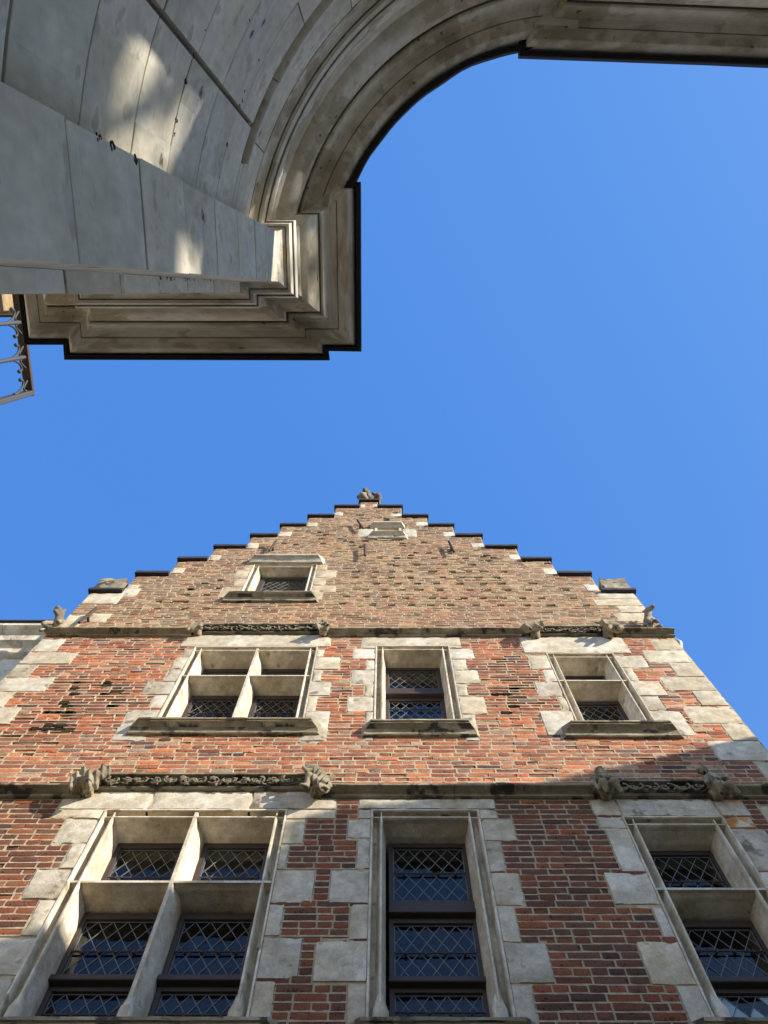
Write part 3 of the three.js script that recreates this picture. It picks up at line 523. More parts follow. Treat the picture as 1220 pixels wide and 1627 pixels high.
// --- one window: surround, mullion, transom, casements, panes, cames, bars, sill
const paneFull = {};
const diamond = (cw, ch, t) => { const s = new THREE.Shape(); s.moveTo(-cw / 2 + t, 0); s.lineTo(0, -ch / 2 + t * 1.4); s.lineTo(cw / 2 - t, 0); s.lineTo(0, ch / 2 - t * 1.4); return s; };
function clipPoly(P, x0, x1, y0, y1) {
  const cut = (P, f, g) => { const o = []; for (let i = 0; i < P.length; i++) { const a = P[i], b = P[(i + 1) % P.length], fa = f(a), fb = f(b); if (fa >= 0) o.push(a); if ((fa >= 0) !== (fb >= 0)) { const t = fa / (fa - fb); o.push([mix(a[0], b[0], t), mix(a[1], b[1], t)]); } } return o; };
  for (const f of [p => p[0] - x0, p => x1 - p[0], p => p[1] - y0, p => y1 - p[1]]) { P = cut(P, f); if (P.length < 3) return []; } return P;
}
function casement(w, x0, x1, y0, y1, z, o) {               // wooden light with leaded diamonds; y0..y1 above the lens
  const fr = o.frame ?? 0.045, gx0 = x0 + fr, gx1 = x1 - fr, gy0 = y0 + fr, gy1 = y1 - fr * 1.6;
  const bars = [box(x0, x1, Y(gy1), Y(y1), z - 0.05, z, 0.004), box(x0, x1, Y(y0), Y(gy0), z - 0.05, z, 0.004), box(x0, gx0, Y(gy0) - 0.001, Y(gy1) + 0.001, z - 0.049, z - 0.001, 0.004), box(gx1, x1, Y(gy0) - 0.001, Y(gy1) + 0.001, z - 0.049, z - 0.001, 0.004)];
  mesh('casement_frame', merge(bars), M.wood, w);
  const cw = 0.1145, ch = 0.165, zg = z - 0.03, came = [], stuff = [], cx = (gx0 + gx1) / 2, nx = Math.ceil((gx1 - gx0) / cw) + 2, ny = Math.ceil((gy1 - gy0) / ch) + 2;
  for (let j = -ny * 2; j <= 2; j++) for (let i = -nx; i <= nx; i++) {
    const px = cx + (i + (j & 1 ? 0.5 : 0)) * cw, py = gy1 + j * ch / 2; const t = 0.0035;
    const P = clipPoly([[px - cw / 2 + t, py], [px, py - ch / 2 + t * 1.4], [px + cw / 2 - t, py], [px, py + ch / 2 - t * 1.4]], gx0, gx1, gy0, gy1);
    if (P.length < 3) continue; let ar = 0; P.forEach((a, k) => { const b = P[(k + 1) % P.length]; ar += a[0] * b[1] - a[1] * b[0]; }); if (Math.abs(ar) / 2 < 0.0004) continue;
    const mx = P.reduce((s, a) => s + a[0], 0) / P.length, my = P.reduce((s, a) => s + a[1], 0) / P.length;
    const pos = []; for (let k = 1; k < P.length - 1; k++) for (const q of [P[0], P[k], P[k + 1]]) pos.push(q[0] - mx, q[1] - my, 0);
    const g = new THREE.BufferGeometry(); g.setAttribute('position', new THREE.Float32BufferAttribute(pos, 3)); g.computeVertexNormals(); boxUV(g);
    g.rotateX(rr(-0.035, 0.035) + (o.tilt ?? 0)); g.rotateY(rr(-0.035, 0.035)); g.translate(mx, Y(my), zg);
    const m = o.mirrorsSky && o.mirrorsSky(mx, my) ? skyPane : GL[Math.floor(rnd() * GL.length)];
    if (o.single) mesh('pane', g, m, w); else stuff.push(g);
  }
  if (stuff.length) mesh('pane', merge(stuff), GL[0], w, { kind: 'stuff' });
  // cames: segments of both diagonals
  const slope = ch / cw, th = 0.006;
  for (const s of [-1, 1]) for (let i = -60; i <= 60; i++) {
    const bx = cx + (i + 0.5) * cw * 1; // line through (bx, gy1) with slope s
    let P = [[gx0, gy1 + s * slope * (gx0 - bx)], [gx1, gy1 + s * slope * (gx1 - bx)]];
    const f = (A, B, y) => { const t = (y - A[1]) / (B[1] - A[1]); return [mix(A[0], B[0], t), y]; };
    let [A, B] = P; if (Math.max(A[1], B[1]) < gy0 || Math.min(A[1], B[1]) > gy1) continue;
    const cl = q => q; for (const [lim, sg] of [[gy0, 1], [gy1, -1]]) { if ((A[1] - lim) * sg < 0) { if ((B[1] - lim) * sg < 0) { A = B; break; } A = f(A, B, lim); } else if ((B[1] - lim) * sg < 0) B = f(A, B, lim); }
    const L = Math.hypot(B[0] - A[0], B[1] - A[1]); if (L < 0.01) continue;
    const g = new THREE.BoxGeometry(L, th, 0.007); g.rotateZ(Math.atan2(B[1] - A[1], B[0] - A[0])); g.translate((A[0] + B[0]) / 2, Y((A[1] + B[1]) / 2), zg + 0.001 * s); came.push(clean(g));
  }
  const e = 0.008; came.push(clean(new THREE.BoxGeometry(gx1 - gx0, e, 0.01).translate(cx, Y(gy1 - e / 2), zg)), clean(new THREE.BoxGeometry(gx1 - gx0, e, 0.01).translate(cx, Y(gy0 + e / 2), zg)), clean(new THREE.BoxGeometry(e, gy1 - gy0, 0.011).translate(gx0 + e / 2, Y((gy0 + gy1) / 2), zg)), clean(new THREE.BoxGeometry(e, gy1 - gy0, 0.011).translate(gx1 - e / 2, Y((gy0 + gy1) / 2), zg)));
  mesh('lead_cames', merge(came), M.lead, w);
  for (const by of o.bars ?? []) {
    const parts = [new THREE.CylinderGeometry(0.007, 0.007, gx1 - gx0 + 0.05, 6).rotateZ(Math.PI / 2).translate(cx, Y(by), zg + 0.022)];
    for (let k = 0; k < 4; k++) parts.push(new THREE.BoxGeometry(0.014, 0.03, 0.02).translate(mix(gx0, gx1, (k + 0.6) / 4.2), Y(by), zg + 0.02));
    mesh('saddle_bar', merge(parts), M.iron, w);
  }
}
function makeWindow(key, lights, opt = {}) {
  const w = WIN[key], D = w.depth ?? 0.24, g = new THREE.Group(); g.name = 'window'; g.userData.label = w.label; house.add(g);
  const U = 0.125, f = D / 0.24;
  const prof = [[-0.001, -0.06], [-0.001, 0.006], [0.014, 0.006], [0.018, -0.01], [0.02, -0.09 * f], [0.055, -0.1 * f], [0.07, -0.07 * f], [0.077, -0.014], [0.082, -0.006], [0.095, -0.006], [0.10, -0.016], [0.102, -0.04 * f], [0.096, -0.06 * f], [0.104, -0.09 * f], [0.116, -0.15 * f], [0.122, -0.175 * f], [U, -0.19 * f], [U, -D], [U, -D - 0.11], [0.03, -D - 0.11]];
  const yb = w.y0, sm_ = M.lime;
  const run = (path, name, m) => mesh(name, creased(sweep(path, prof, (a, b, t) => [a, Y(b), t], { caps: false }), 35), m, g);
  // jambs and head with mitres, cut into blocks
  const jl = [], jr = []; const cuts = opt.cuts ?? [0.33, 0.66];
  const P0 = [w.x1, yb], P1 = [w.x1, w.y1], P2 = [w.x0, w.y1], P3 = [w.x0, yb];
  run([P0, P1, P2, P3], 'stone_surround', sm_);
  // crossing arrises at the head, the way the rods run past one another
  const ar = [];
  for (const [x, s] of [[w.x0 + 0.088, -1], [w.x1 - 0.088, 1]]) ar.push(box(x - 0.006, x + 0.006, Y(w.y1 - 0.085), Y(w.y1 - 0.012), -0.06, -0.008, 0.003), box(Math.min(x, x + s * 0.076), Math.max(x, x + s * 0.076), Y(w.y1 - 0.094), Y(w.y1 - 0.083), -0.06, -0.009, 0.003));
  mesh('crossed_rods', merge(ar), sm_, g);
  // little bases under the jamb rods
  if (opt.bases) for (const x of [w.x0 + 0.088, w.x1 - 0.088, ...(w.mull ? [w.mull] : [])]) {
    const b = new THREE.CylinderGeometry(0.02, 0.055, 0.13, 6); b.rotateY(0.5); b.translate(x, Y(yb + 0.28), -0.045); const c = new THREE.CylinderGeometry(0.058, 0.062, 0.24, 6); c.rotateY(0.5); c.translate(x, Y(yb + 0.1), -0.045);
    mesh('rod_base', boxUV(merge([b, c]), 1, rnd(), rnd()), sm_, g);
  }
  const iy1 = w.y1 - 0.09;
  const mp = [[-0.014, -0.008], [0.014, -0.008], [0.02, -0.03], [0.028, -0.07], [0.05, -0.11], [0.066, -0.16], [0.07, -D - 0.06], [-0.07, -D - 0.06], [-0.066, -0.16], [-0.05, -0.11], [-0.028, -0.07], [-0.02, -0.03]];
  if (w.mull) { const m = prism(mp, (a, b, t) => [w.mull + a, t, b], Y(yb), Y(iy1 + 0.07)); mesh('mullion', creased(m, 40), sm_, g); }
  if (w.trans) {
    const tp = [[0, -0.0095], [0.022, -0.0095], [0.03, -0.03], [0.05, -0.09], [0.1, -0.15], [0.11, -D - 0.06], [-0.03, -D - 0.06], [-0.028, -0.18], [-0.012, -0.13], [-0.014, -0.08], [0.0, -0.05], [0.006, -0.03]];
    const m = prism(tp, (a, b, t) => [t, Y(w.trans + a), b], w.x0 + 0.02, w.x1 - 0.02); mesh('transom', creased(m, 40), opt.transMat ?? sm_, g);
  }
  for (const L of lights) casement(g, L.x0, L.x1, L.y0, L.y1, -D - 0.01, L);
  for (const [a, b, c, d] of opt.rails ?? []) { mesh('wooden_transom', merge([box(a, b, Y(c), Y(d), -D - 0.06, -D + 0.02, 0.008), box(a - 0.005, b + 0.005, Y(c - 0.02), Y(c + 0.03), -D - 0.05, -D + 0.05, 0.012)]), M.wood, g); }
  if (opt.sill) splay('sill', ...opt.sill, sillProf(opt.sd ?? 0.13, opt.sy), opt.sillMat ?? M.crust, g, opt.sk ?? 0.9);
  return g;
}
{
  const S = true;
  makeWindow('UL', [
    { x0: -2.31, x1: -1.71, y0: 8.40, y1: 9.045, single: S }, { x0: -1.555, x1: -0.99, y0: 8.40, y1: 9.045, single: S },
    { x0: -2.31, x1: -1.71, y0: 7.15, y1: 8.36, single: S, bars: [7.97] }, { x0: -1.555, x1: -0.99, y0: 7.15, y1: 8.36, single: S, bars: [7.97] }], { sill: [-2.68, -0.66], sy: 7.235, sd: 0.125 });
  makeWindow('UM', [{ x0: 0.0, x1: 0.705, y0: 8.5, y1: 9.10, single: S, frame: 0.048 }, { x0: 0.0, x1: 0.705, y0: 7.15, y1: 8.33, single: S, frame: 0.048, bars: [8.06] }], { rails: [[0.0, 0.705, 8.33, 8.5]], sill: [-0.25, 0.975], sy: 7.205, sd: 0.125 });
  makeWindow('UR', [{ x0: 2.15, x1: 2.755, y0: 8.29, y1: 8.89, frame: 0.038 }, { x0: 2.15, x1: 2.755, y0: 7.15, y1: 8.23, frame: 0.038, single: S }], { sill: [1.82, 3.06], sy: 7.185, sd: 0.125});
  makeWindow('LL', [
    { x0: -2.335, x1: -1.73, y0: 5.03, y1: 5.79, single: S, bars: [5.37] }, { x0: -1.58, x1: -0.985, y0: 5.03, y1: 5.79, single: S, bars: [5.37] },
    { x0: -2.335, x1: -1.73, y0: 4.34, y1: 4.98, single: S, bars: [4.62], frame: 0.038 }, { x0: -1.58, x1: -0.985, y0: 4.34, y1: 4.98, single: S, bars: [4.62], frame: 0.038 },
    { x0: -2.335, x1: -1.73, y0: 3.8, y1: 4.40, single: S, bars: [4.1], frame: 0.038 }, { x0: -1.58, x1: -0.985, y0: 3.8, y1: 4.40, single: S, bars: [4.1], frame: 0.038 }].map((q, i) => i > 3 ? { ...q, y1: 4.338 } : q), { bases: true, sill: [-2.72, -0.6], sy: 3.745, sd: 0.13, rails: [[-2.335, -1.73, 4.335, 4.385], [-1.58, -0.985, 4.335, 4.385]] });
  makeWindow('LM', [{ x0: 0.03, x1: 0.71, y0: 5.08, y1: 5.79, single: S, bars: [5.42], frame: 0.038 }, { x0: 0.03, x1: 0.71, y0: 4.33, y1: 4.945, single: S, bars: [4.61], frame: 0.038 }, { x0: 0.03, x1: 0.71, y0: 3.8, y1: 4.33, single: S, bars: [4.12], frame: 0.038 }], { bases: true, rails: [[0.03, 0.71, 4.95, 5.08], [0.03, 0.71, 4.325, 4.37]], sill: [-0.27, 0.98], sy: 3.745, sd: 0.13, sillMat: M.crust });
  makeWindow('LR', [{ x0: 2.18, x1: 2.82, y0: 4.95, y1: 5.70, single: S, bars: [5.33], frame: 0.038, tilt: -0.02 }, { x0: 2.18, x1: 2.82, y0: 4.33, y1: 4.91, single: S, bars: [4.63], frame: 0.038, tilt: -0.03 }, { x0: 2.18, x1: 2.82, y0: 3.8, y1: 4.329, single: S, bars: [4.08], frame: 0.038, tilt: -0.03, mirrorsSky: (x, y) => hsh(Math.round(x * 40), Math.round(y * 40), 3) < 0.28 }], { bases: true, rails: [[2.18, 2.82, 4.325, 4.37]], sill: [1.83, 3.1], sy: 3.745, sd: 0.13, sillMat: M.crust });
  const tl = makeWindow('TL', [{ x0: -2.06, x1: -1.26, y0: 10.9, y1: 12.19, frame: 0.07 }], { sill: [-2.42, -0.98], sy: 10.80, sd: 0.125 });
  // hood over the gable window
  splay('hood', -2.30, -1.02, [[0, 12.31], [0.03, 12.305], [0.05, 12.315], [0.05, 12.34], [0.09, 12.40], [0.13, 12.42], [0.13, 12.46], [0, 12.58]], M.limeGrey, tl, 0.8);
  const bars = []; for (let i = 0; i < 3; i++) bars.push(box(-2.06 + 0.26 * (i + 0.5), -2.05 + 0.26 * (i + 0.5), Y(10.9), Y(12.1), -0.22, -0.212)); mesh('inner_bars', merge(bars), M.wood, tl);
}
// --- the blocked slit near the apex: recessed slab between two moulded shelves
{
  const g = new THREE.Group(); g.name = 'blocked_slit'; g.userData.label = 'blocked slit opening with two moulded stone shelves'; house.add(g);
  mesh('recess', box(-0.2, 0.31, Y(13.7), Y(14.5), -0.0885, -0.07, 0), M.limeGrey, g);
  mesh('reveal', merge([box(-0.2, -0.15, Y(13.75), Y(14.38), -0.07, 0.012, 0.004), box(0.26, 0.31, Y(13.75), Y(14.38), -0.07, 0.012, 0.004)]), M.lime, g);
  splay('hood', -0.29, 0.38, [[0, 14.33], [-0.05, 14.335], [-0.05, 14.36], [0.02, 14.37], [0.05, 14.40], [0.10, 14.43], [0.11, 14.44], [0.11, 14.49], [0, 14.6]], M.lime, g, 0.6);
  splay('sill', -0.33, 0.42, sillProf(0.12, 13.84), M.lime, g, 0.8);
}
// --- lead rainwater elbow at the right corner
{
  const c = new THREE.CatmullRomCurve3([[3.80, 9.74, -0.4], [3.86, 9.73, -0.22], [3.905, 9.67, -0.13], [3.918, 9.57, -0.12], [3.90, 9.46, -0.2], [3.87, 9.32, -0.34], [3.86, 9.0, -0.45], [3.86, -1.5, -0.45]].map(([x, y, z]) => new THREE.Vector3(x, Y(y), z)));
  const parts = [new THREE.TubeGeometry(c, 80, 0.055, 10)]; for (const t of [0.012, 0.03, 0.05]) { const p = c.getPoint(t), d = c.getTangent(t); const r = new THREE.CylinderGeometry(0.066, 0.066, 0.03, 12); r.applyQuaternion(new THREE.Quaternion().setFromUnitVectors(new THREE.Vector3(0, 1, 0), d)); r.translate(p.x, p.y, p.z); parts.push(r); }
  mesh('drainpipe', merge(parts), M.zinc, house);
}

/* ================= carved figures ================= */
function figure(name, label, category, caps, { at, k = 0.009, cell = 0.0075, m = M.carved, fold, s = 0.8, rot = 0, group }) {
  caps = caps.map(c => [...c.slice(0, 6), c[6] * 0.86, c[7] * 0.84]);
  const f0 = capsules(caps, k), lo = [9, 9, 9], hi = [-9, -9, -9];
  for (const c of caps) for (let a = 0; a < 3; a++) { const r = Math.max(c[6], c[7]) + 0.03; lo[a] = Math.min(lo[a], c[a] - r, c[a + 3] - r); hi[a] = Math.max(hi[a], c[a] + r, c[a + 3] + r); }
  const f = (x, y, z) => { const b = f0(x, y, z); if (Math.abs(b) > 0.06) return b; return b + (fold ? 1.25 * fold(x, y, z) : 0) + 0.004 * (noise3(x * 26 + at[0] * 9, y * 26, z * 26) - 0.5); };
  const t = thing(name, label, category, group);
  t.position.set(at[0], Y(at[1]), at[2]); t.rotation.y = rot; t.scale.setScalar(s);
  const b = mesh('body', skin(f, lo, hi, cell), m, t);
  return t;
}
const G8 = 'carved figures on the string courses';
const face = (x, y, z, r, dx = 0, dz = 1) => [[x, y, z, x, y + r * 0.2, z, r, r * 0.94], [x + dx * r, y - r * 0.1, z + dz * r * 0.9, x + dx * r * 1.05, y + r * 0.15, z + dz * r * 0.9, r * 0.2, r * 0.13], [x + dx * r * 0.6, y - r * 0.62, z + dz * r * 0.62, x + dx * r * 0.7, y - r * 0.7, z + dz * r * 0.6, r * 0.32, r * 0.3], [x - r * 0.36 + dx * r * 0.6, y + r * 0.36, z + dz * r * 0.82, x + r * 0.36 + dx * r * 0.6, y + r * 0.36, z + dz * r * 0.82, r * 0.17, r * 0.17]];
// 1 hooded reclining figure, lower left
figure('hooded_figure', 'hooded stone figure lying back, left end of the lower leafy frieze', 'carved figure', [
  [0.02, 0.0, 0.10, 0.10, 0.10, 0.14, 0.085, 0.075], [0.10, 0.10, 0.14, 0.125, 0.18, 0.15, 0.06, 0.05], ...face(0.115, 0.235, 0.15, 0.052, -0.45, 0.8), [0.15, 0.25, 0.12, 0.16, 0.18, 0.11, 0.06, 0.05],
  [-0.02, 0.02, 0.12, -0.12, 0.06, 0.17, 0.07, 0.06], [-0.12, 0.06, 0.17, -0.13, -0.13, 0.13, 0.055, 0.04], [0.05, 0.0, 0.12, 0.03, 0.02, 0.2, 0.07, 0.065], [0.03, 0.02, 0.2, 0.09, -0.14, 0.17, 0.055, 0.045], [0.09, -0.14, 0.17, 0.12, -0.16, 0.2, 0.04, 0.03],
  [-0.06, 0.1, 0.12, -0.11, 0.22, 0.13, 0.05, 0.035], [-0.11, 0.22, 0.13, -0.13, 0.27, 0.14, 0.032, 0.028], [0.06, 0.12, 0.17, -0.03, 0.1, 0.21, 0.036, 0.03], [0, 0, 0, 0.05, 0.05, 0.06, 0.08, 0.08]], { at: [-2.70, 6.10, 0.03], fold: (x, y) => 0.008 * Math.sin((x * 0.8 + y * 0.25) * 110), group: undefined });
// 2 crouching figure, head bent, ribbed robe
figure('crouching_figure', 'crouching stone figure in ribbed robe, head bent left, right of the lower leafy frieze', 'carved figure', [
  [0.08, -0.02, 0.12, 0.0, 0.15, 0.15, 0.10, 0.085], [0.0, 0.15, 0.15, -0.06, 0.21, 0.17, 0.06, 0.05], ...face(-0.105, 0.215, 0.18, 0.05, -0.6, 0.7), [-0.10, 0.25, 0.15, -0.07, 0.23, 0.13, 0.052, 0.05],
  [0.06, -0.06, 0.15, -0.08, 0.03, 0.2, 0.06, 0.05], [-0.08, 0.03, 0.2, -0.10, -0.12, 0.17, 0.045, 0.035], [-0.10, -0.12, 0.17, -0.15, -0.14, 0.2, 0.034, 0.026], [0.1, -0.08, 0.12, 0.06, -0.13, 0.17, 0.06, 0.05],
  [-0.03, 0.14, 0.2, -0.12, 0.1, 0.22, 0.034, 0.03], [-0.12, 0.1, 0.22, -0.16, 0.17, 0.21, 0.028, 0.026], [0.12, 0.0, 0.1, 0.2, 0.01, 0.08, 0.04, 0.012], [0.08, 0.12, 0.1, 0.19, 0.19, 0.07, 0.04, 0.03], [0, 0, 0.0, 0.04, 0.05, 0.06, 0.09, 0.09]], { at: [-0.62, 6.10, 0.03], fold: (x, y, z) => x > -0.04 ? 0.009 * Math.sin((x * 0.95 + z * 0.5 - y * 0.35) * 120) : 0 });
// 3 shawled frontal figure
figure('shawled_figure', 'dark stone figure in a shawl with bare knees, left end of the shaded right frieze', 'carved figure', [
  [0.0, -0.02, 0.1, 0.0, 0.16, 0.13, 0.10, 0.085], [-0.09, 0.12, 0.12, 0.09, 0.12, 0.12, 0.055, 0.055], ...face(0.0, 0.26, 0.14, 0.052, 0.1, 1), [0.0, 0.29, 0.11, 0.0, 0.23, 0.09, 0.06, 0.06],
  [-0.09, 0.12, 0.13, -0.14, 0.0, 0.15, 0.04, 0.035], [-0.14, 0.0, 0.15, -0.1, -0.1, 0.15, 0.032, 0.028], [0.1, 0.12, 0.13, 0.13, 0.02, 0.16, 0.04, 0.034], [-0.04, -0.02, 0.14, -0.05, -0.06, 0.21, 0.06, 0.055], [-0.05, -0.06, 0.21, -0.03, -0.16, 0.16, 0.045, 0.035], [0.05, -0.02, 0.14, 0.07, -0.06, 0.22, 0.06, 0.058], [0.07, -0.06, 0.22, 0.12, -0.17, 0.17, 0.045, 0.034], [0, 0, 0, 0, 0.1, 0.05, 0.09, 0.09]], { at: [1.98, 6.07, 0.03], m: M.crust, fold: (x, y) => y > 0.02 && y < 0.2 ? 0.008 * Math.sin((y - Math.abs(x) * 0.6) * 130) : 0 });
// 4 curly haired figure
figure('curly_haired_figure', 'dark stone figure with curly hair leaning right, right end of the shaded right frieze', 'carved figure', [
  [0.05, -0.04, 0.1, -0.02, 0.14, 0.13, 0.095, 0.075], ...face(-0.06, 0.25, 0.14, 0.05, -0.3, 0.9), ...Array.from({ length: 12 }, (_, i) => { const a = i * 2.4, b = 0.2 + 0.09 * i; return [-0.06 + 0.055 * Math.cos(a) * Math.cos(b * 0.7), 0.265 + 0.05 * Math.sin(b * 1.2), 0.125 + 0.045 * Math.sin(a), -0.06 + 0.056 * Math.cos(a), 0.27 + 0.04 * Math.sin(b), 0.12 + 0.04 * Math.sin(a), 0.018, 0.018]; }),
  [0.02, 0.12, 0.13, 0.13, 0.1, 0.14, 0.042, 0.034], [0.13, 0.1, 0.14, 0.17, 0.15, 0.14, 0.032, 0.03], [-0.08, 0.12, 0.13, -0.12, 0.0, 0.17, 0.036, 0.03], [0.05, -0.04, 0.13, 0.1, -0.08, 0.2, 0.06, 0.05], [0.1, -0.08, 0.2, 0.16, -0.17, 0.16, 0.045, 0.03], [0.0, -0.04, 0.13, -0.03, -0.08, 0.2, 0.058, 0.05], [-0.03, -0.08, 0.2, -0.02, -0.17, 0.16, 0.044, 0.034], [0, 0, 0, 0, 0.08, 0.05, 0.09, 0.08]], { at: [2.98, 6.07, 0.03], m: M.crust });
// 5 - 8 upper figures
figure('curled_beast', 'small curled stone beast at the left end of the upper left frieze', 'carved figure', [
  [-0.08, -0.02, 0.1, 0.02, 0.06, 0.13, 0.075, 0.07], [0.02, 0.06, 0.13, 0.07, 0.13, 0.13, 0.05, 0.045], ...face(0.08, 0.16, 0.14, 0.042, 0.2, 0.9), [0.05, 0.0, 0.13, 0.09, -0.1, 0.14, 0.045, 0.03], [-0.1, 0.0, 0.13, -0.13, -0.11, 0.13, 0.05, 0.03], [-0.12, 0.03, 0.1, -0.09, 0.14, 0.1, 0.03, 0.025], [-0.09, 0.14, 0.1, 0.0, 0.17, 0.11, 0.024, 0.02], [0, 0, 0, 0, 0.05, 0.05, 0.08, 0.08]], { at: [-2.49, 9.52, 0.02], k: 0.008 });
figure('squatting_figure', 'small squatting stone figure with folded arms at the right end of the upper left frieze', 'carved figure', [
  [0.0, -0.03, 0.1, 0.0, 0.1, 0.12, 0.08, 0.065], ...face(-0.01, 0.2, 0.13, 0.046, -0.1, 1), [-0.08, 0.08, 0.12, -0.05, 0.0, 0.19, 0.032, 0.028], [-0.05, 0.0, 0.19, 0.05, 0.04, 0.2, 0.026, 0.024], [0.08, 0.09, 0.12, 0.07, 0.0, 0.18, 0.032, 0.028], [-0.05, -0.04, 0.13, -0.1, -0.05, 0.19, 0.05, 0.04], [-0.1, -0.05, 0.19, -0.06, -0.14, 0.15, 0.034, 0.026], [0.05, -0.04, 0.13, 0.1, -0.06, 0.19, 0.05, 0.04], [0.1, -0.06, 0.19, 0.07, -0.15, 0.15, 0.034, 0.026], [0, 0, 0, 0, 0.05, 0.05, 0.08, 0.08]], { at: [-0.82, 9.50, 0.02], k: 0.008 });
figure('crouching_beast', 'crouching hornless stone beast at the left end of the upper right frieze', 'carved figure', [
  [-0.12, 0.02, 0.12, -0.02, 0.04, 0.14, 0.085, 0.07], ...face(0.09, 0.06, 0.15, 0.055, 0.25, 0.9), [0.0, 0.03, 0.14, 0.06, 0.05, 0.14, 0.06, 0.05], [-0.14, -0.02, 0.15, -0.1, -0.12, 0.17, 0.045, 0.03], [0.02, -0.02, 0.16, 0.05, -0.12, 0.18, 0.035, 0.026], [-0.16, 0.06, 0.1, -0.1, 0.12, 0.12, 0.05, 0.04], [0.06, 0.12, 0.12, 0.05, 0.14, 0.12, 0.02, 0.016], [0.12, 0.12, 0.12, 0.13, 0.14, 0.12, 0.02, 0.016], [0, 0, 0, 0, 0.05, 0.05, 0.08, 0.08]], { at: [1.98, 9.45, 0.02], s: 0.95, k: 0.008 });
figure('horned_beast', 'crouching horned stone beast facing out at the right end of the upper right frieze', 'carved figure', [
  [0.12, 0.0, 0.12, 0.02, 0.03, 0.14, 0.085, 0.07], ...face(-0.07, 0.06, 0.17, 0.056, -0.1, 1), [-0.11, 0.11, 0.15, -0.16, 0.17, 0.14, 0.022, 0.012], [-0.03, 0.11, 0.15, 0.02, 0.17, 0.14, 0.022, 0.012], [-0.02, 0.02, 0.14, 0.0, 0.04, 0.14, 0.06, 0.05], [0.15, -0.03, 0.15, 0.1, -0.11, 0.18, 0.048, 0.03], [0.0, -0.04, 0.16, -0.04, -0.12, 0.18, 0.036, 0.026], [0.16, 0.05, 0.1, 0.12, 0.1, 0.12, 0.055, 0.045], [0, 0, 0, 0, 0.05, 0.05, 0.08, 0.08]], { at: [2.94, 9.45, 0.02], s: 0.95, k: 0.008 });
// gargoyles on the two shoulders
figure('frog_gargoyle', 'sunlit frog like stone gargoyle on the left shoulder of the gable', 'gargoyle', [
  [0.05, 0.0, -0.05, -0.02, 0.2, 0.05, 0.10, 0.09], [-0.02, 0.2, 0.05, -0.05, 0.33, 0.13, 0.075, 0.07], [-0.05, 0.34, 0.13, -0.08, 0.35, 0.2, 0.075, 0.06], [-0.06, 0.27, 0.15, -0.09, 0.27, 0.2, 0.045, 0.035], [-0.09, 0.41, 0.14, -0.09, 0.42, 0.15, 0.028, 0.026], [-0.01, 0.41, 0.14, -0.01, 0.42, 0.15, 0.028, 0.026], [0.03, 0.16, 0.06, 0.07, 0.02, 0.14, 0.045, 0.035], [0.07, 0.02, 0.14, 0.08, -0.06, 0.16, 0.032, 0.035], [-0.09, 0.16, 0.05, -0.13, 0.02, 0.12, 0.045, 0.035], [-0.13, 0.02, 0.12, -0.14, -0.06, 0.14, 0.03, 0.035], [-0.12, 0.05, -0.05, -0.2, 0.1, 0.0, 0.06, 0.04], [-0.2, 0.1, 0.0, -0.19, -0.06, 0.03, 0.04, 0.03]], { at: [-4.42, 9.62, 0.02], k: 0.012, cell: 0.010, s: 0.9, m: M.carved });
figure('dog_gargoyle', 'dark sitting stone gargoyle on the right shoulder of the gable', 'gargoyle', [
  [-0.06, 0.02, 0.0, 0.0, 0.24, 0.06, 0.11, 0.085], [0.0, 0.24, 0.06, 0.05, 0.42, 0.14, 0.075, 0.065], [0.05, 0.44, 0.15, 0.12, 0.42, 0.24, 0.065, 0.04], [0.02, 0.48, 0.12, 0.0, 0.54, 0.1, 0.026, 0.014], [0.09, 0.49, 0.12, 0.1, 0.55, 0.1, 0.026, 0.014], [-0.04, 0.2, 0.1, -0.05, 0.0, 0.16, 0.045, 0.034], [0.06, 0.2, 0.1, 0.06, 0.0, 0.16, 0.045, 0.034], [-0.13, 0.04, 0.0, -0.13, -0.04, 0.1, 0.07, 0.04], [0.08, 0.04, 0.02, 0.1, -0.04, 0.1, 0.06, 0.04]], { at: [3.58, 9.62, 0.02], k: 0.012, cell: 0.010, s: 0.85, m: M.crust });
figure('kneeling_statue', 'small mossy stone figure kneeling with bowed head on the gable apex', 'statue', [
  [0.08, 0.05, -0.1, 0.04, 0.36, 0.0, 0.13, 0.11], [0.04, 0.36, 0.0, -0.02, 0.47, 0.06, 0.08, 0.06], ...face(-0.05, 0.58, 0.1, 0.085, -0.35, 0.9), [-0.03, 0.62, 0.04, -0.02, 0.55, 0.0, 0.085, 0.08], [-0.08, 0.36, 0.04, -0.16, 0.2, 0.12, 0.05, 0.04], [-0.16, 0.2, 0.12, -0.05, 0.14, 0.2, 0.038, 0.034], [0.13, 0.36, 0.02, 0.19, 0.2, 0.1, 0.05, 0.042], [0.19, 0.2, 0.1, 0.08, 0.14, 0.2, 0.04, 0.034], [0.02, 0.06, 0.0, -0.1, 0.08, 0.18, 0.09, 0.07], [-0.1, 0.08, 0.18, -0.13, 0.0, 0.06, 0.06, 0.045], [0.12, 0.06, 0.0, 0.16, 0.1, 0.16, 0.09, 0.07], [0.16, 0.1, 0.16, 0.17, 0.0, 0.04, 0.06, 0.045]], { at: [CX - 0.02, 16.42, -0.14], k: 0.013, cell: 0.013, s: 1.3, m: M.carved });

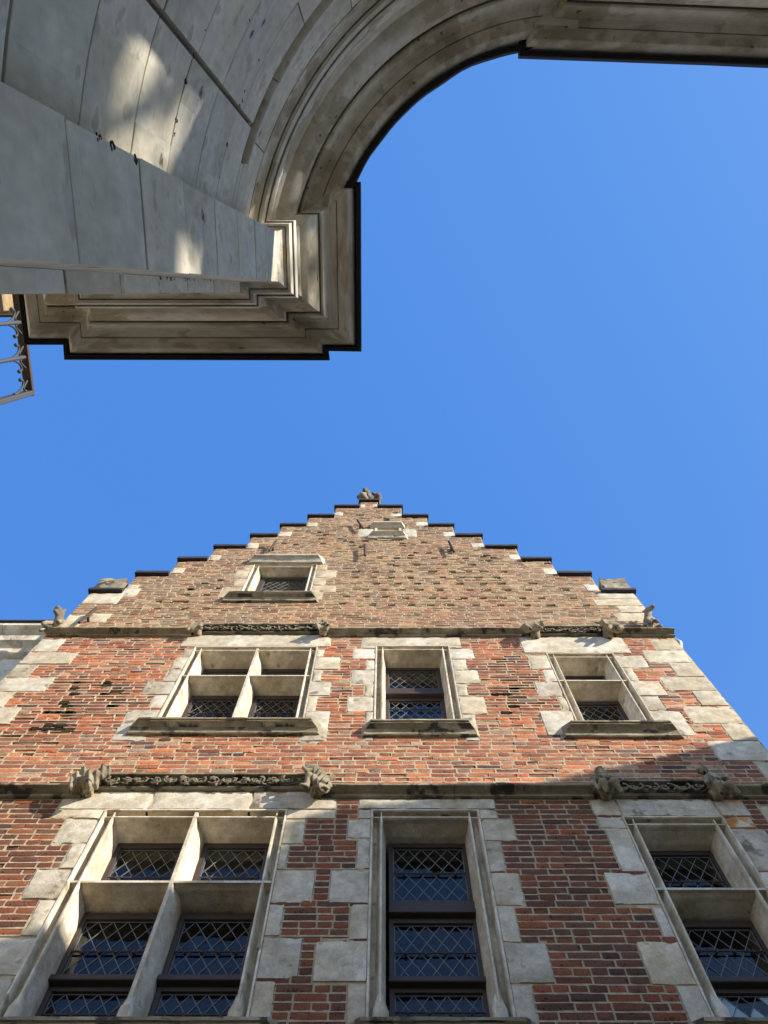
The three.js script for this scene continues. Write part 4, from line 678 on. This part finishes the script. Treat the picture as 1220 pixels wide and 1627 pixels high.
/* ================= the white stone building overhead ================= */
const portal = thing('stone_building', 'white ashlar stone building with a curved wall and moulded cornice overhead', 'building');
const PZ = z => CAMZ + z;
const AC = [0.90, 0.0], AR = 1.56;
const arcP = a => [AC[0] + AR * Math.cos(a), AC[1] + AR * Math.sin(a)];
const aPier = Math.PI - Math.asin(0.26 / AR), aEnd = 84.9 * Math.PI / 180;
const arc = (a0, a1) => { const n = Math.max(2, Math.ceil(Math.abs(a1 - a0) / 0.045)), r = []; for (let i = 0; i <= n; i++) r.push(arcP(mix(a0, a1, i / n))); return r; };
const straightZ = x => 1.50 - 0.037 * (x - 1.04);
const pierPts = [[arcP(aPier)[0], 0.26], [-0.5, 0.26], [-0.5, 0.042], [-0.68, 0.042], [-0.68, -0.006], [-1.43, -0.006], [-1.43, 0.075], [-1.65, 0.075], [-1.65, 1.2]];
const place = (a, b, t) => [a, Y(t), PZ(b)];
// full wall line, from the far right along the straight wall, round the curve, and about the pier
const runs = [];
{
  const st = []; for (const x of [5.0, 3.4, 2.25, 1.66, 1.04]) st.push([x, straightZ(x)]);
  const aS = arc(aEnd, aPier); aS[0] = [1.04, arcP(aEnd)[1]];
  runs.full = [...st, ...aS, ...pierPts.slice(1)];
}
const full = runs.full, iReturn = full.findIndex(p => p[0] === -0.5 && p[1] === 0.26) - 1;
const scl = full.map((_, i) => i === iReturn ? 0.8 : 1);
const segGeo = (prof, i0, i1) => {                    // part of the full line between vertex i0 and i1, keeping the mitres of the whole
  const g = sweep(full, prof, place, { scale: scl, caps: false }); return g;
};
// sweeps the whole line once and cuts it at given vertices so that each length is its own stone
function lengths(name, prof, m, cutsAt, gap = 0) {
  const pl = gap ? (a, b, t) => [a + gap * (noise3(a * 7, b * 7, 1) - 0.5), Y(t) + gap * (noise3(a * 9, b * 9, 2) - 0.5), PZ(b) + gap * (noise3(a * 7, b * 7, 3) - 0.5)] : place;
  const n = full.length, g = sweep(full, prof, pl, { scale: scl, caps: false }); creased(g, 32);
  const per = (prof.length - 1) * 6; let a = 0;
  for (const c of [...cutsAt, n - 1]) {
    const q = new THREE.BufferGeometry(); for (const k of ['position', 'uv', 'normal']) { const at = g.attributes[k]; q.setAttribute(k, new THREE.BufferAttribute(at.array.slice(a * per * at.itemSize, c * per * at.itemSize), at.itemSize)); }
    mesh(name, q, m, portal); a = c;
  }
}
const nS = 4, nA = full.length - pierPts.length + 1 - nS; // vertices before the curve, and along it
const arcCut = t => nS + Math.round(nA * t);
const cutA = [2, nS, arcCut(0.2), arcCut(0.5), arcCut(0.82), nS + nA + 1, nS + nA + 3, nS + nA + 5, nS + nA + 7].filter((v, i, a) => v < full.length - 1 && a.indexOf(v) === i);
const cutB = [1, 3, nS, arcCut(0.3), arcCut(0.64), nS + nA + 1, nS + nA + 3, nS + nA + 5].filter((v, i, a) => v < full.length - 1 && a.indexOf(v) === i);
lengths('architrave_moulding', [[-0.03, 3.80], [0.002, 3.803], [0.004, 3.818], [0.012, 3.846], [0.028, 3.864], [0.0305, 3.865], [0.0305, 3.888], [0.037, 3.888], [0.037, 3.866], [0.05, 3.869], [0.052, 3.872], [0.060, 3.897], [0.060, 3.918], [0.066, 3.918], [0.066, 3.899], [0.070, 3.902], [0.076, 3.925], [0.076, 3.94], [0.05, 3.966], [0.02, 3.966]], M.mould, cutB);
lengths('frieze_stone', [[0.02, 3.967], [0.052, 3.967], [0.054, 4.12], [0.066, 4.135], [0.070, 4.16], [0.10, 4.172], [0.122, 4.195], [0.140, 4.24], [0.149, 4.30], [0.149, 4.313], [0.12, 4.314], [0.02, 4.314]], M.mould, cutA);
lengths('cornice_moulding', [[0.02, 4.315], [0.14, 4.316], [0.14, 4.352], [0.159, 4.352], [0.159, 4.318], [0.170, 4.320], [0.174, 4.326], [0.180, 4.352], [0.190, 4.375], [0.204, 4.386], [0.206, 4.392], [0.241, 4.396], [0.241, 4.436], [0.2455, 4.436], [0.2455, 4.394], [0.296, 4.390], [0.303, 4.393], [0.316, 4.406], [0.327, 4.428], [0.336, 4.462], [0.02, 4.47]], M.mould, cutB);
lengths('lead_flashing', [[0.02, 4.475], [0.337, 4.467], [0.34, 4.43], [0.362, 4.425], [0.366, 4.43], [0.366, 4.475], [0.34, 4.485], [0.0, 4.53], [-0.05, 4.463]], M.flash, cutA, 0.014);
// core behind the facing
{
  const core = full.map(p => p.slice()); const inner = sweep;
  const off = (p, i) => { const a = full[Math.max(0, i - 1)], b = full[Math.min(full.length - 1, i + 1)]; const dx = b[0] - a[0], dz = b[1] - a[1], l = Math.hypot(dx, dz); return [p[0] + dz / l * 0.022, p[1] - dx / l * 0.022]; };
  const curve = core.map(off).slice(nS - 1), poly = [[1.10, curve[0][1]], ...curve.slice(1), [-1.62, 3.0], [1.10, 3.0]];
  mesh('wall_core', prism(poly, place, -EYE, 4.46), M.joint, portal);
  // gateway added in the unseen straight wall to let sun through: lintel beam, far jamb
  mesh('lintel_beam', prism([[5, straightZ(5) + 0.022], [1.101, straightZ(1.1) + 0.022], [1.101, 1.86], [5, 1.86]], place, 3.76, 4.461), M.joint, portal);
  mesh('added_gate_jamb', prism([[5, straightZ(5) + 0.022], [3.3, straightZ(3.3) + 0.022], [3.3, 1.859], [5, 1.859]], place, -EYE, 3.759), M.joint, portal);
}
// facing blocks
const whites = [1, 0.97, 0.95, 1, 0.92].map((k, i) => { const m = M.white.clone(); m.color = new THREE.Color(k, k * (i % 2 ? 0.985 : 1), k * (i % 2 ? 0.96 : 1)); return m; });
function block(path, h0, h1, gap = 0.003, m = whites[Math.floor(rnd() * 5)], scale) {
  const P = [[-0.03, h0 + gap], [-0.006, h0 + gap], [-0.0015, h0 + gap + 0.0015], [0, h0 + gap + 0.005], [0, h1 - gap - 0.005], [-0.0015, h1 - gap - 0.0015], [-0.006, h1 - gap], [-0.03, h1 - gap]];
  const dz = rr(-0.0015, 0.0015);
  return mesh('stone_block', creased(sweep(path, P.map(([o, t]) => [o + dz, t]), place, { uvs: 0.7 }), 30), m, portal);
}
{
  // the pier: courses counted down from the moulding; two interlocking stones in each
  const hs = [3.805]; for (const r of [6.341, 5.624, 4.897, 4.168, 3.444, 2.681]) hs.push(0.5 * r * 1.18 > 3.8 ? 3.8 : 0.5 * r); while (hs[hs.length - 1] > -1.3) hs.push(hs[hs.length - 1] - 0.366);
  const A = pierPts;
  for (let i = 0; i < hs.length - 1; i++) { block([[A[0][0] - 0.02, A[0][1]], A[1], A[2], [A[3][0] - 0.0, A[3][1]]], Math.max(hs[i + 1], -1.6), hs[i]); }
  const h2 = []; for (const r of [6.37, 5.35, 4.75, 4.12, 3.596, 3.073, 2.545, 2.0]) h2.push(Math.min(3.805, 0.68 * r)); h2[0] = 3.805; while (h2[h2.length - 1] > -1.3) h2.push(h2[h2.length - 1] - 0.36);
  for (let i = 0; i < h2.length - 1; i++) { block([[A[3][0], A[3][1]], A[4], [-1.05 - (i % 2) * 0.1, A[4][1]]], Math.max(h2[i + 1], -1.6), h2[i]); block([[-1.054 - (i % 2) * 0.1, A[4][1]], A[5], A[6], A[7], [-1.65, 0.5]], Math.max(h2[i + 1], -1.6), h2[i]); }
  // the curved wall: a wide joint runs up it, courses on both sides
  const aG = Math.PI - Math.atan2(0.63, 1.43) , gapA = 0.006;
  const c1 = [3.40, 3.09, 2.77, 2.42, 2.09, 1.75, 1.42, 1.08]; while (c1[c1.length - 1] > -1.2) c1.push(c1[c1.length - 1] - 0.34);
  for (let i = 0; i < c1.length - 1; i++) {
    const h0 = Math.max(-1.6, c1[i + 1]), h1 = c1[i];
    const mid = i % 2 ? mix(aPier, aG, 0.35) : mix(aPier, aG, 0.68); block(arc(mid - 0.002, aPier), h0, h1); block(arc(aG + gapA, mid + 0.002), h0, h1);
  }
  const c2 = [3.40, 3.16, 2.80, 2.45, 2.1, 1.76]; while (c2[c2.length - 1] > -1.2) c2.push(c2[c2.length - 1] - 0.34);
  for (let i = 0; i < c2.length - 1; i++) {
    const h0 = Math.max(-1.6, c2[i + 1]), h1 = c2[i]; let a = aG - gapA; let k = i % 2 ? 0.42 : 0.26;
    while (a > aEnd + 0.02) { const b = Math.max(aEnd, a - k); block(arc(b, a), h0, h1); a = b - 0.004; k = 0.42; }
  }
  // plain band and small moulding under the architrave
  const bands = [aPier, mix(aPier, aG, 0.9), mix(aG, aEnd, 0.34), mix(aG, aEnd, 0.7), aEnd];
  for (let i = 0; i < bands.length - 1; i++) block(arc(bands[i + 1] + 0.002, bands[i] - 0.002), 3.46, 3.80);
  const a0 = Math.PI - Math.asin(0.50 / AR) ;
  const mp = [[-0.02, 3.40], [-0.016, 3.405], [-0.012, 3.418], [0.012, 3.421], [0.022, 3.43], [0.022, 3.445], [0.016, 3.452], [0.004, 3.456], [-0.02, 3.458]];
  const ba = [a0, mix(a0, aEnd, 0.16), mix(a0, aEnd, 0.52), aEnd]; for (let i = 0; i < 3; i++) mesh('small_moulding', creased(sweep(arc(ba[i + 1] + 0.0015, ba[i] - 0.0015), mp, place, {}), 35), M.mould, portal);
  block(arc(a0 + 0.003, aPier), 3.40, 3.46, 0.0005);
  for (let x = 3.3; x < 4.9; x += 0.8) for (let h = 3.8 - 0.36, i = 0; h > -1.6; h -= 0.36, i++) { const xa = x + (i % 2) * 0.4, xb = Math.min(5, xa + 0.795); if (xb > xa + 0.1) block([[xb, straightZ(xb)], [xa, straightZ(xa)]], h, h + 0.36); }
  // broken chips and tufts of moss in the joints
  const tufts = [];
  const tuft = (x, h, z, s) => { for (let k = 0; k < 5; k++) { const g = new THREE.IcosahedronGeometry(s * rr(0.4, 1), 1); const p = g.attributes.position; for (let i = 0; i < p.count; i++) { const q = 1 + 0.5 * (noise3(p.getX(i) * 160 + k, p.getY(i) * 160, p.getZ(i) * 160) - 0.5); p.setXYZ(i, p.getX(i) * q, p.getY(i) * q, p.getZ(i) * q); } g.scale(0.5, 1, 1); g.translate(x + rr(-0.2, 0.2) * s, Y(h) + rr(-1.6, 1.6) * s, PZ(z) + rr(-1.2, 1.2) * s); tufts.push(clean(g)); } };
  for (const [r, zr] of [[0.32, 0.16], [0.335, 0.165], [0.295, 0.14]]) { const h = 0.5 / r; tuft(-0.502, h, 0.255, 0.007); }
  for (let i = 0; i < 46; i++) { const h = rr(2.2, 3.78); tuft(-0.682 + 0.0, h, 0.038, rr(0.002, 0.006)); }
  for (let i = 0; i < 30; i++) { const a = rr(aG - 0.4, aPier), [x, z] = arcP(a); const hh = c1[1 + Math.floor(rnd() * 4)]; tuft(x + 0.001, hh + rr(-0.01, 0.01), z, rr(0.0025, 0.006)); }
  mesh('moss_tufts', merge(tufts), M.moss, portal, { kind: 'stuff' });
}

/* ================= neighbours ================= */
{
  // left neighbour, set back beside the gable
  const t = thing('grey_house', 'shaded grey stone house with a moulded eave left of the brick gable', 'house');
  mesh('wall', box(-14, -4.52, 0, Y(9.6), -6, -0.38), M.white, t);
  for (let r = 0; r < 9; r++) for (let i = 0; i < 3; i++) { const x1 = -4.53 - i * 0.62 - (r % 2) * 0.3, y0 = Y(9.54 - (r + 1) * 0.33); mesh('stone_block', box(x1 - 0.61, x1 - 0.004, y0 + 0.003, y0 + 0.326, -0.379, -0.36 + rr(0, 0.004), 0.006), M.white, t); }
  const prof = [[0, 9.54], [0.03, 9.56], [0.07, 9.60], [0.08, 9.70], [0.12, 9.74], [0.17, 9.78], [0.19, 9.88], [0.24, 9.92], [0.30, 9.98], [0.30, 10.05], [0, 10.1]];
  for (let i = 0; i < 6; i++) { const a = -4.5 - i * 0.8; mesh('eave_stone', creased(sweep([[a - 0.003, 0], [a - 0.797, 0]], prof, (x, b, h) => [x, Y(h), -0.36 - b]), 35), M.mould, t); }
  mesh('roof', prism([[-0.03, 10.06], [-0.03, 10.09], [-5.5, 14], [-5.5, 10.06]], (z, h, x) => [x, Y(h), z], -14, -4.5), M.slate, t);
}
{
  // left wing: a pale tower whose parapet carries pierced tracery; only its rim shows past the pier
  const t = thing('tower', 'pale stone tower rim lit by the sun at the left edge behind the cornice', 'tower');
  mesh('wall', box(-9, -4.9, 0, Y(9.2), CAMZ - 1.42, CAMZ + 0.9, 0.03), M.limeWarm, t);
  mesh('dormer', box(-8, -5.0, Y(9.21), Y(11.0), CAMZ - 0.26, CAMZ + 0.5, 0.02), M.ochre, t);
  mesh('dormer_cornice', box(-8, -4.9, Y(11.0), Y(11.3), CAMZ - 0.32, CAMZ + 0.56, 0.03), M.ochre, t);
  mesh('dormer_roof', box(-8.1, -4.84, Y(11.3), Y(11.38), CAMZ - 0.36, CAMZ + 0.6, 0.02), M.slate, t);
  const b = thing('pierced_balustrade', 'grey gothic balustrade of slim posts and cusped arches at the left edge', 'balustrade');
  const X = -4.80, zs = [-0.40, -0.85, -1.30], h0 = 9.2, h1 = 10.55;
  mesh('top_rail', box(X - 0.07, X + 0.05, Y(h1), Y(h1 + 0.07), CAMZ - 1.37, CAMZ + 0.3, 0.015), M.iron, b);
  mesh('end_post', box(X - 0.06, X + 0.06, Y(h0), Y(h1 - 0.002), CAMZ - 1.36, CAMZ - 1.29, 0.015), M.ironGrey, b);
  zs.slice(0, 2).forEach(z => { const g = new THREE.CylinderGeometry(0.026, 0.026, h1 - h0, 8); g.translate(X, Y((h0 + h1) / 2), CAMZ + z); mesh('post', g, M.ironGrey, b); });
  zs.forEach((z, i) => { for (const s of i === 2 ? [1] : [-1, 1]) {
    const q = new THREE.CatmullRomCurve3([[0, h1 - 0.42], [0.03, h1 - 0.28], [0.085, h1 - 0.16], [0.15, h1 - 0.13], [0.17, h1 - 0.2]].map(([a, h]) => new THREE.Vector3(X, Y(h), CAMZ + z + s * a)));
    const k = new THREE.CatmullRomCurve3([[0.01, h1 - 0.1], [0.05, h1 - 0.14], [0.1, h1 - 0.08], [0.14, h1 - 0.01]].map(([a, h]) => new THREE.Vector3(X, Y(h), CAMZ + z + s * a)));
    const ball = (a, h, r) => new THREE.SphereGeometry(r, 8, 6).translate(X, Y(h), CAMZ + z + s * a);
    mesh('cusp', merge([new THREE.TubeGeometry(q, 14, 0.016, 6), ball(0.17, h1 - 0.205, 0.028), ball(0.005, h1 - 0.415, 0.026)]), M.ironGrey, b); mesh('curl', merge([new THREE.TubeGeometry(k, 10, 0.014, 6), ball(0.01, h1 - 0.105, 0.026)]), M.ironGrey, b);
  } });
}
{
  // house across the alley on the right: never in frame, its roofline throws the shadow over the lower wall
  const t = thing('alley_house', 'tall house across the alley on the right that shades the lower wall', 'house');
  const prof = [[1.2, 0], [1.2, 8.6], [2.0, 8.84], [3.4, 9.2], [4.35, 9.62], [4.45, 9.75], [4.75, 9.75], [4.76, 9.42], [5.8, 9.41], [7.2, 9.3], [7.2, 0]];
  mesh('wall', prism(prof.map(([z, h]) => [z, h ? Y(h) : 0]), (z, h, x) => [x, h, z], 7.45, 12), M.white, t);
  mesh('added_low_wing', box(7.46, 8.3, 0, Y(5.85), 7.22, 15, 0.02), M.white, t);  // unseen wing added to keep sun off the lower part of the pier
  // unseen tree added behind the low wing: its crown gaps dapple the sun on the pier
  const tr = thing('added_tree', 'leafy tree added out of view on the right to dapple the sunlight', 'tree');
  seed = 55433;
  const C = [10.0, 8.4, 10.6], trunk = new THREE.CylinderGeometry(0.1, 0.2, Y(8), 8, 4); trunk.translate(C[0], Y(8) / 2, C[2]);
  const limbs = [trunk], clumps = [];
  for (let k = 0; k < 60; k++) {
    const a = rnd() * 6.28, b = Math.acos(rr(-0.8, 1)), r = 2.4 * Math.cbrt(rr(0.1, 1)), c = new THREE.Vector3(C[0] + r * Math.sin(b) * Math.cos(a), Y(C[1] + 0.95 * r * Math.cos(b)), C[2] + r * Math.sin(b) * Math.sin(a)); clumps.push(c);
    if (k % 3 === 0) limbs.push(new THREE.TubeGeometry(new THREE.CatmullRomCurve3([new THREE.Vector3(C[0], Y(6.4), C[2]), new THREE.Vector3(C[0], Y(7.4), C[2]).lerp(c, 0.4), c]), 8, 0.035, 5));
  }
  mesh('trunk', merge(limbs), M.iron, tr);
  const pos = [], q = new THREE.Quaternion(), e = new THREE.Euler();
  for (let k = 0; k < 7600; k++) {
    const c = clumps[k % clumps.length], R = 0.46 * Math.cbrt(rnd()), a = rnd() * 6.28, b = Math.acos(rr(-1, 1));
    const o = new THREE.Vector3(c.x + R * Math.sin(b) * Math.cos(a), c.y + R * 0.8 * Math.cos(b), c.z + R * Math.sin(b) * Math.sin(a)); q.setFromEuler(e.set(rnd() * 6, rnd() * 6, rnd() * 6));
    const w = rr(0.025, 0.04), l = rr(0.05, 0.075), P = [[-l, 0, 0], [0, -w, 0.01], [l, 0, 0], [0, w, 0.01]].map(v => new THREE.Vector3(...v).applyQuaternion(q).add(o));
    for (const m of [0, 1, 2, 0, 2, 3]) pos.push(P[m].x, P[m].y, P[m].z);
  }
  const g = new THREE.BufferGeometry(); g.setAttribute('position', new THREE.Float32BufferAttribute(pos, 3)); g.computeVertexNormals(); g.setAttribute('uv', new THREE.BufferAttribute(new Float32Array(pos.length / 3 * 2), 2));
  mesh('crown', g, M.leaf, tr);
}
renderer.render(scene, camera);
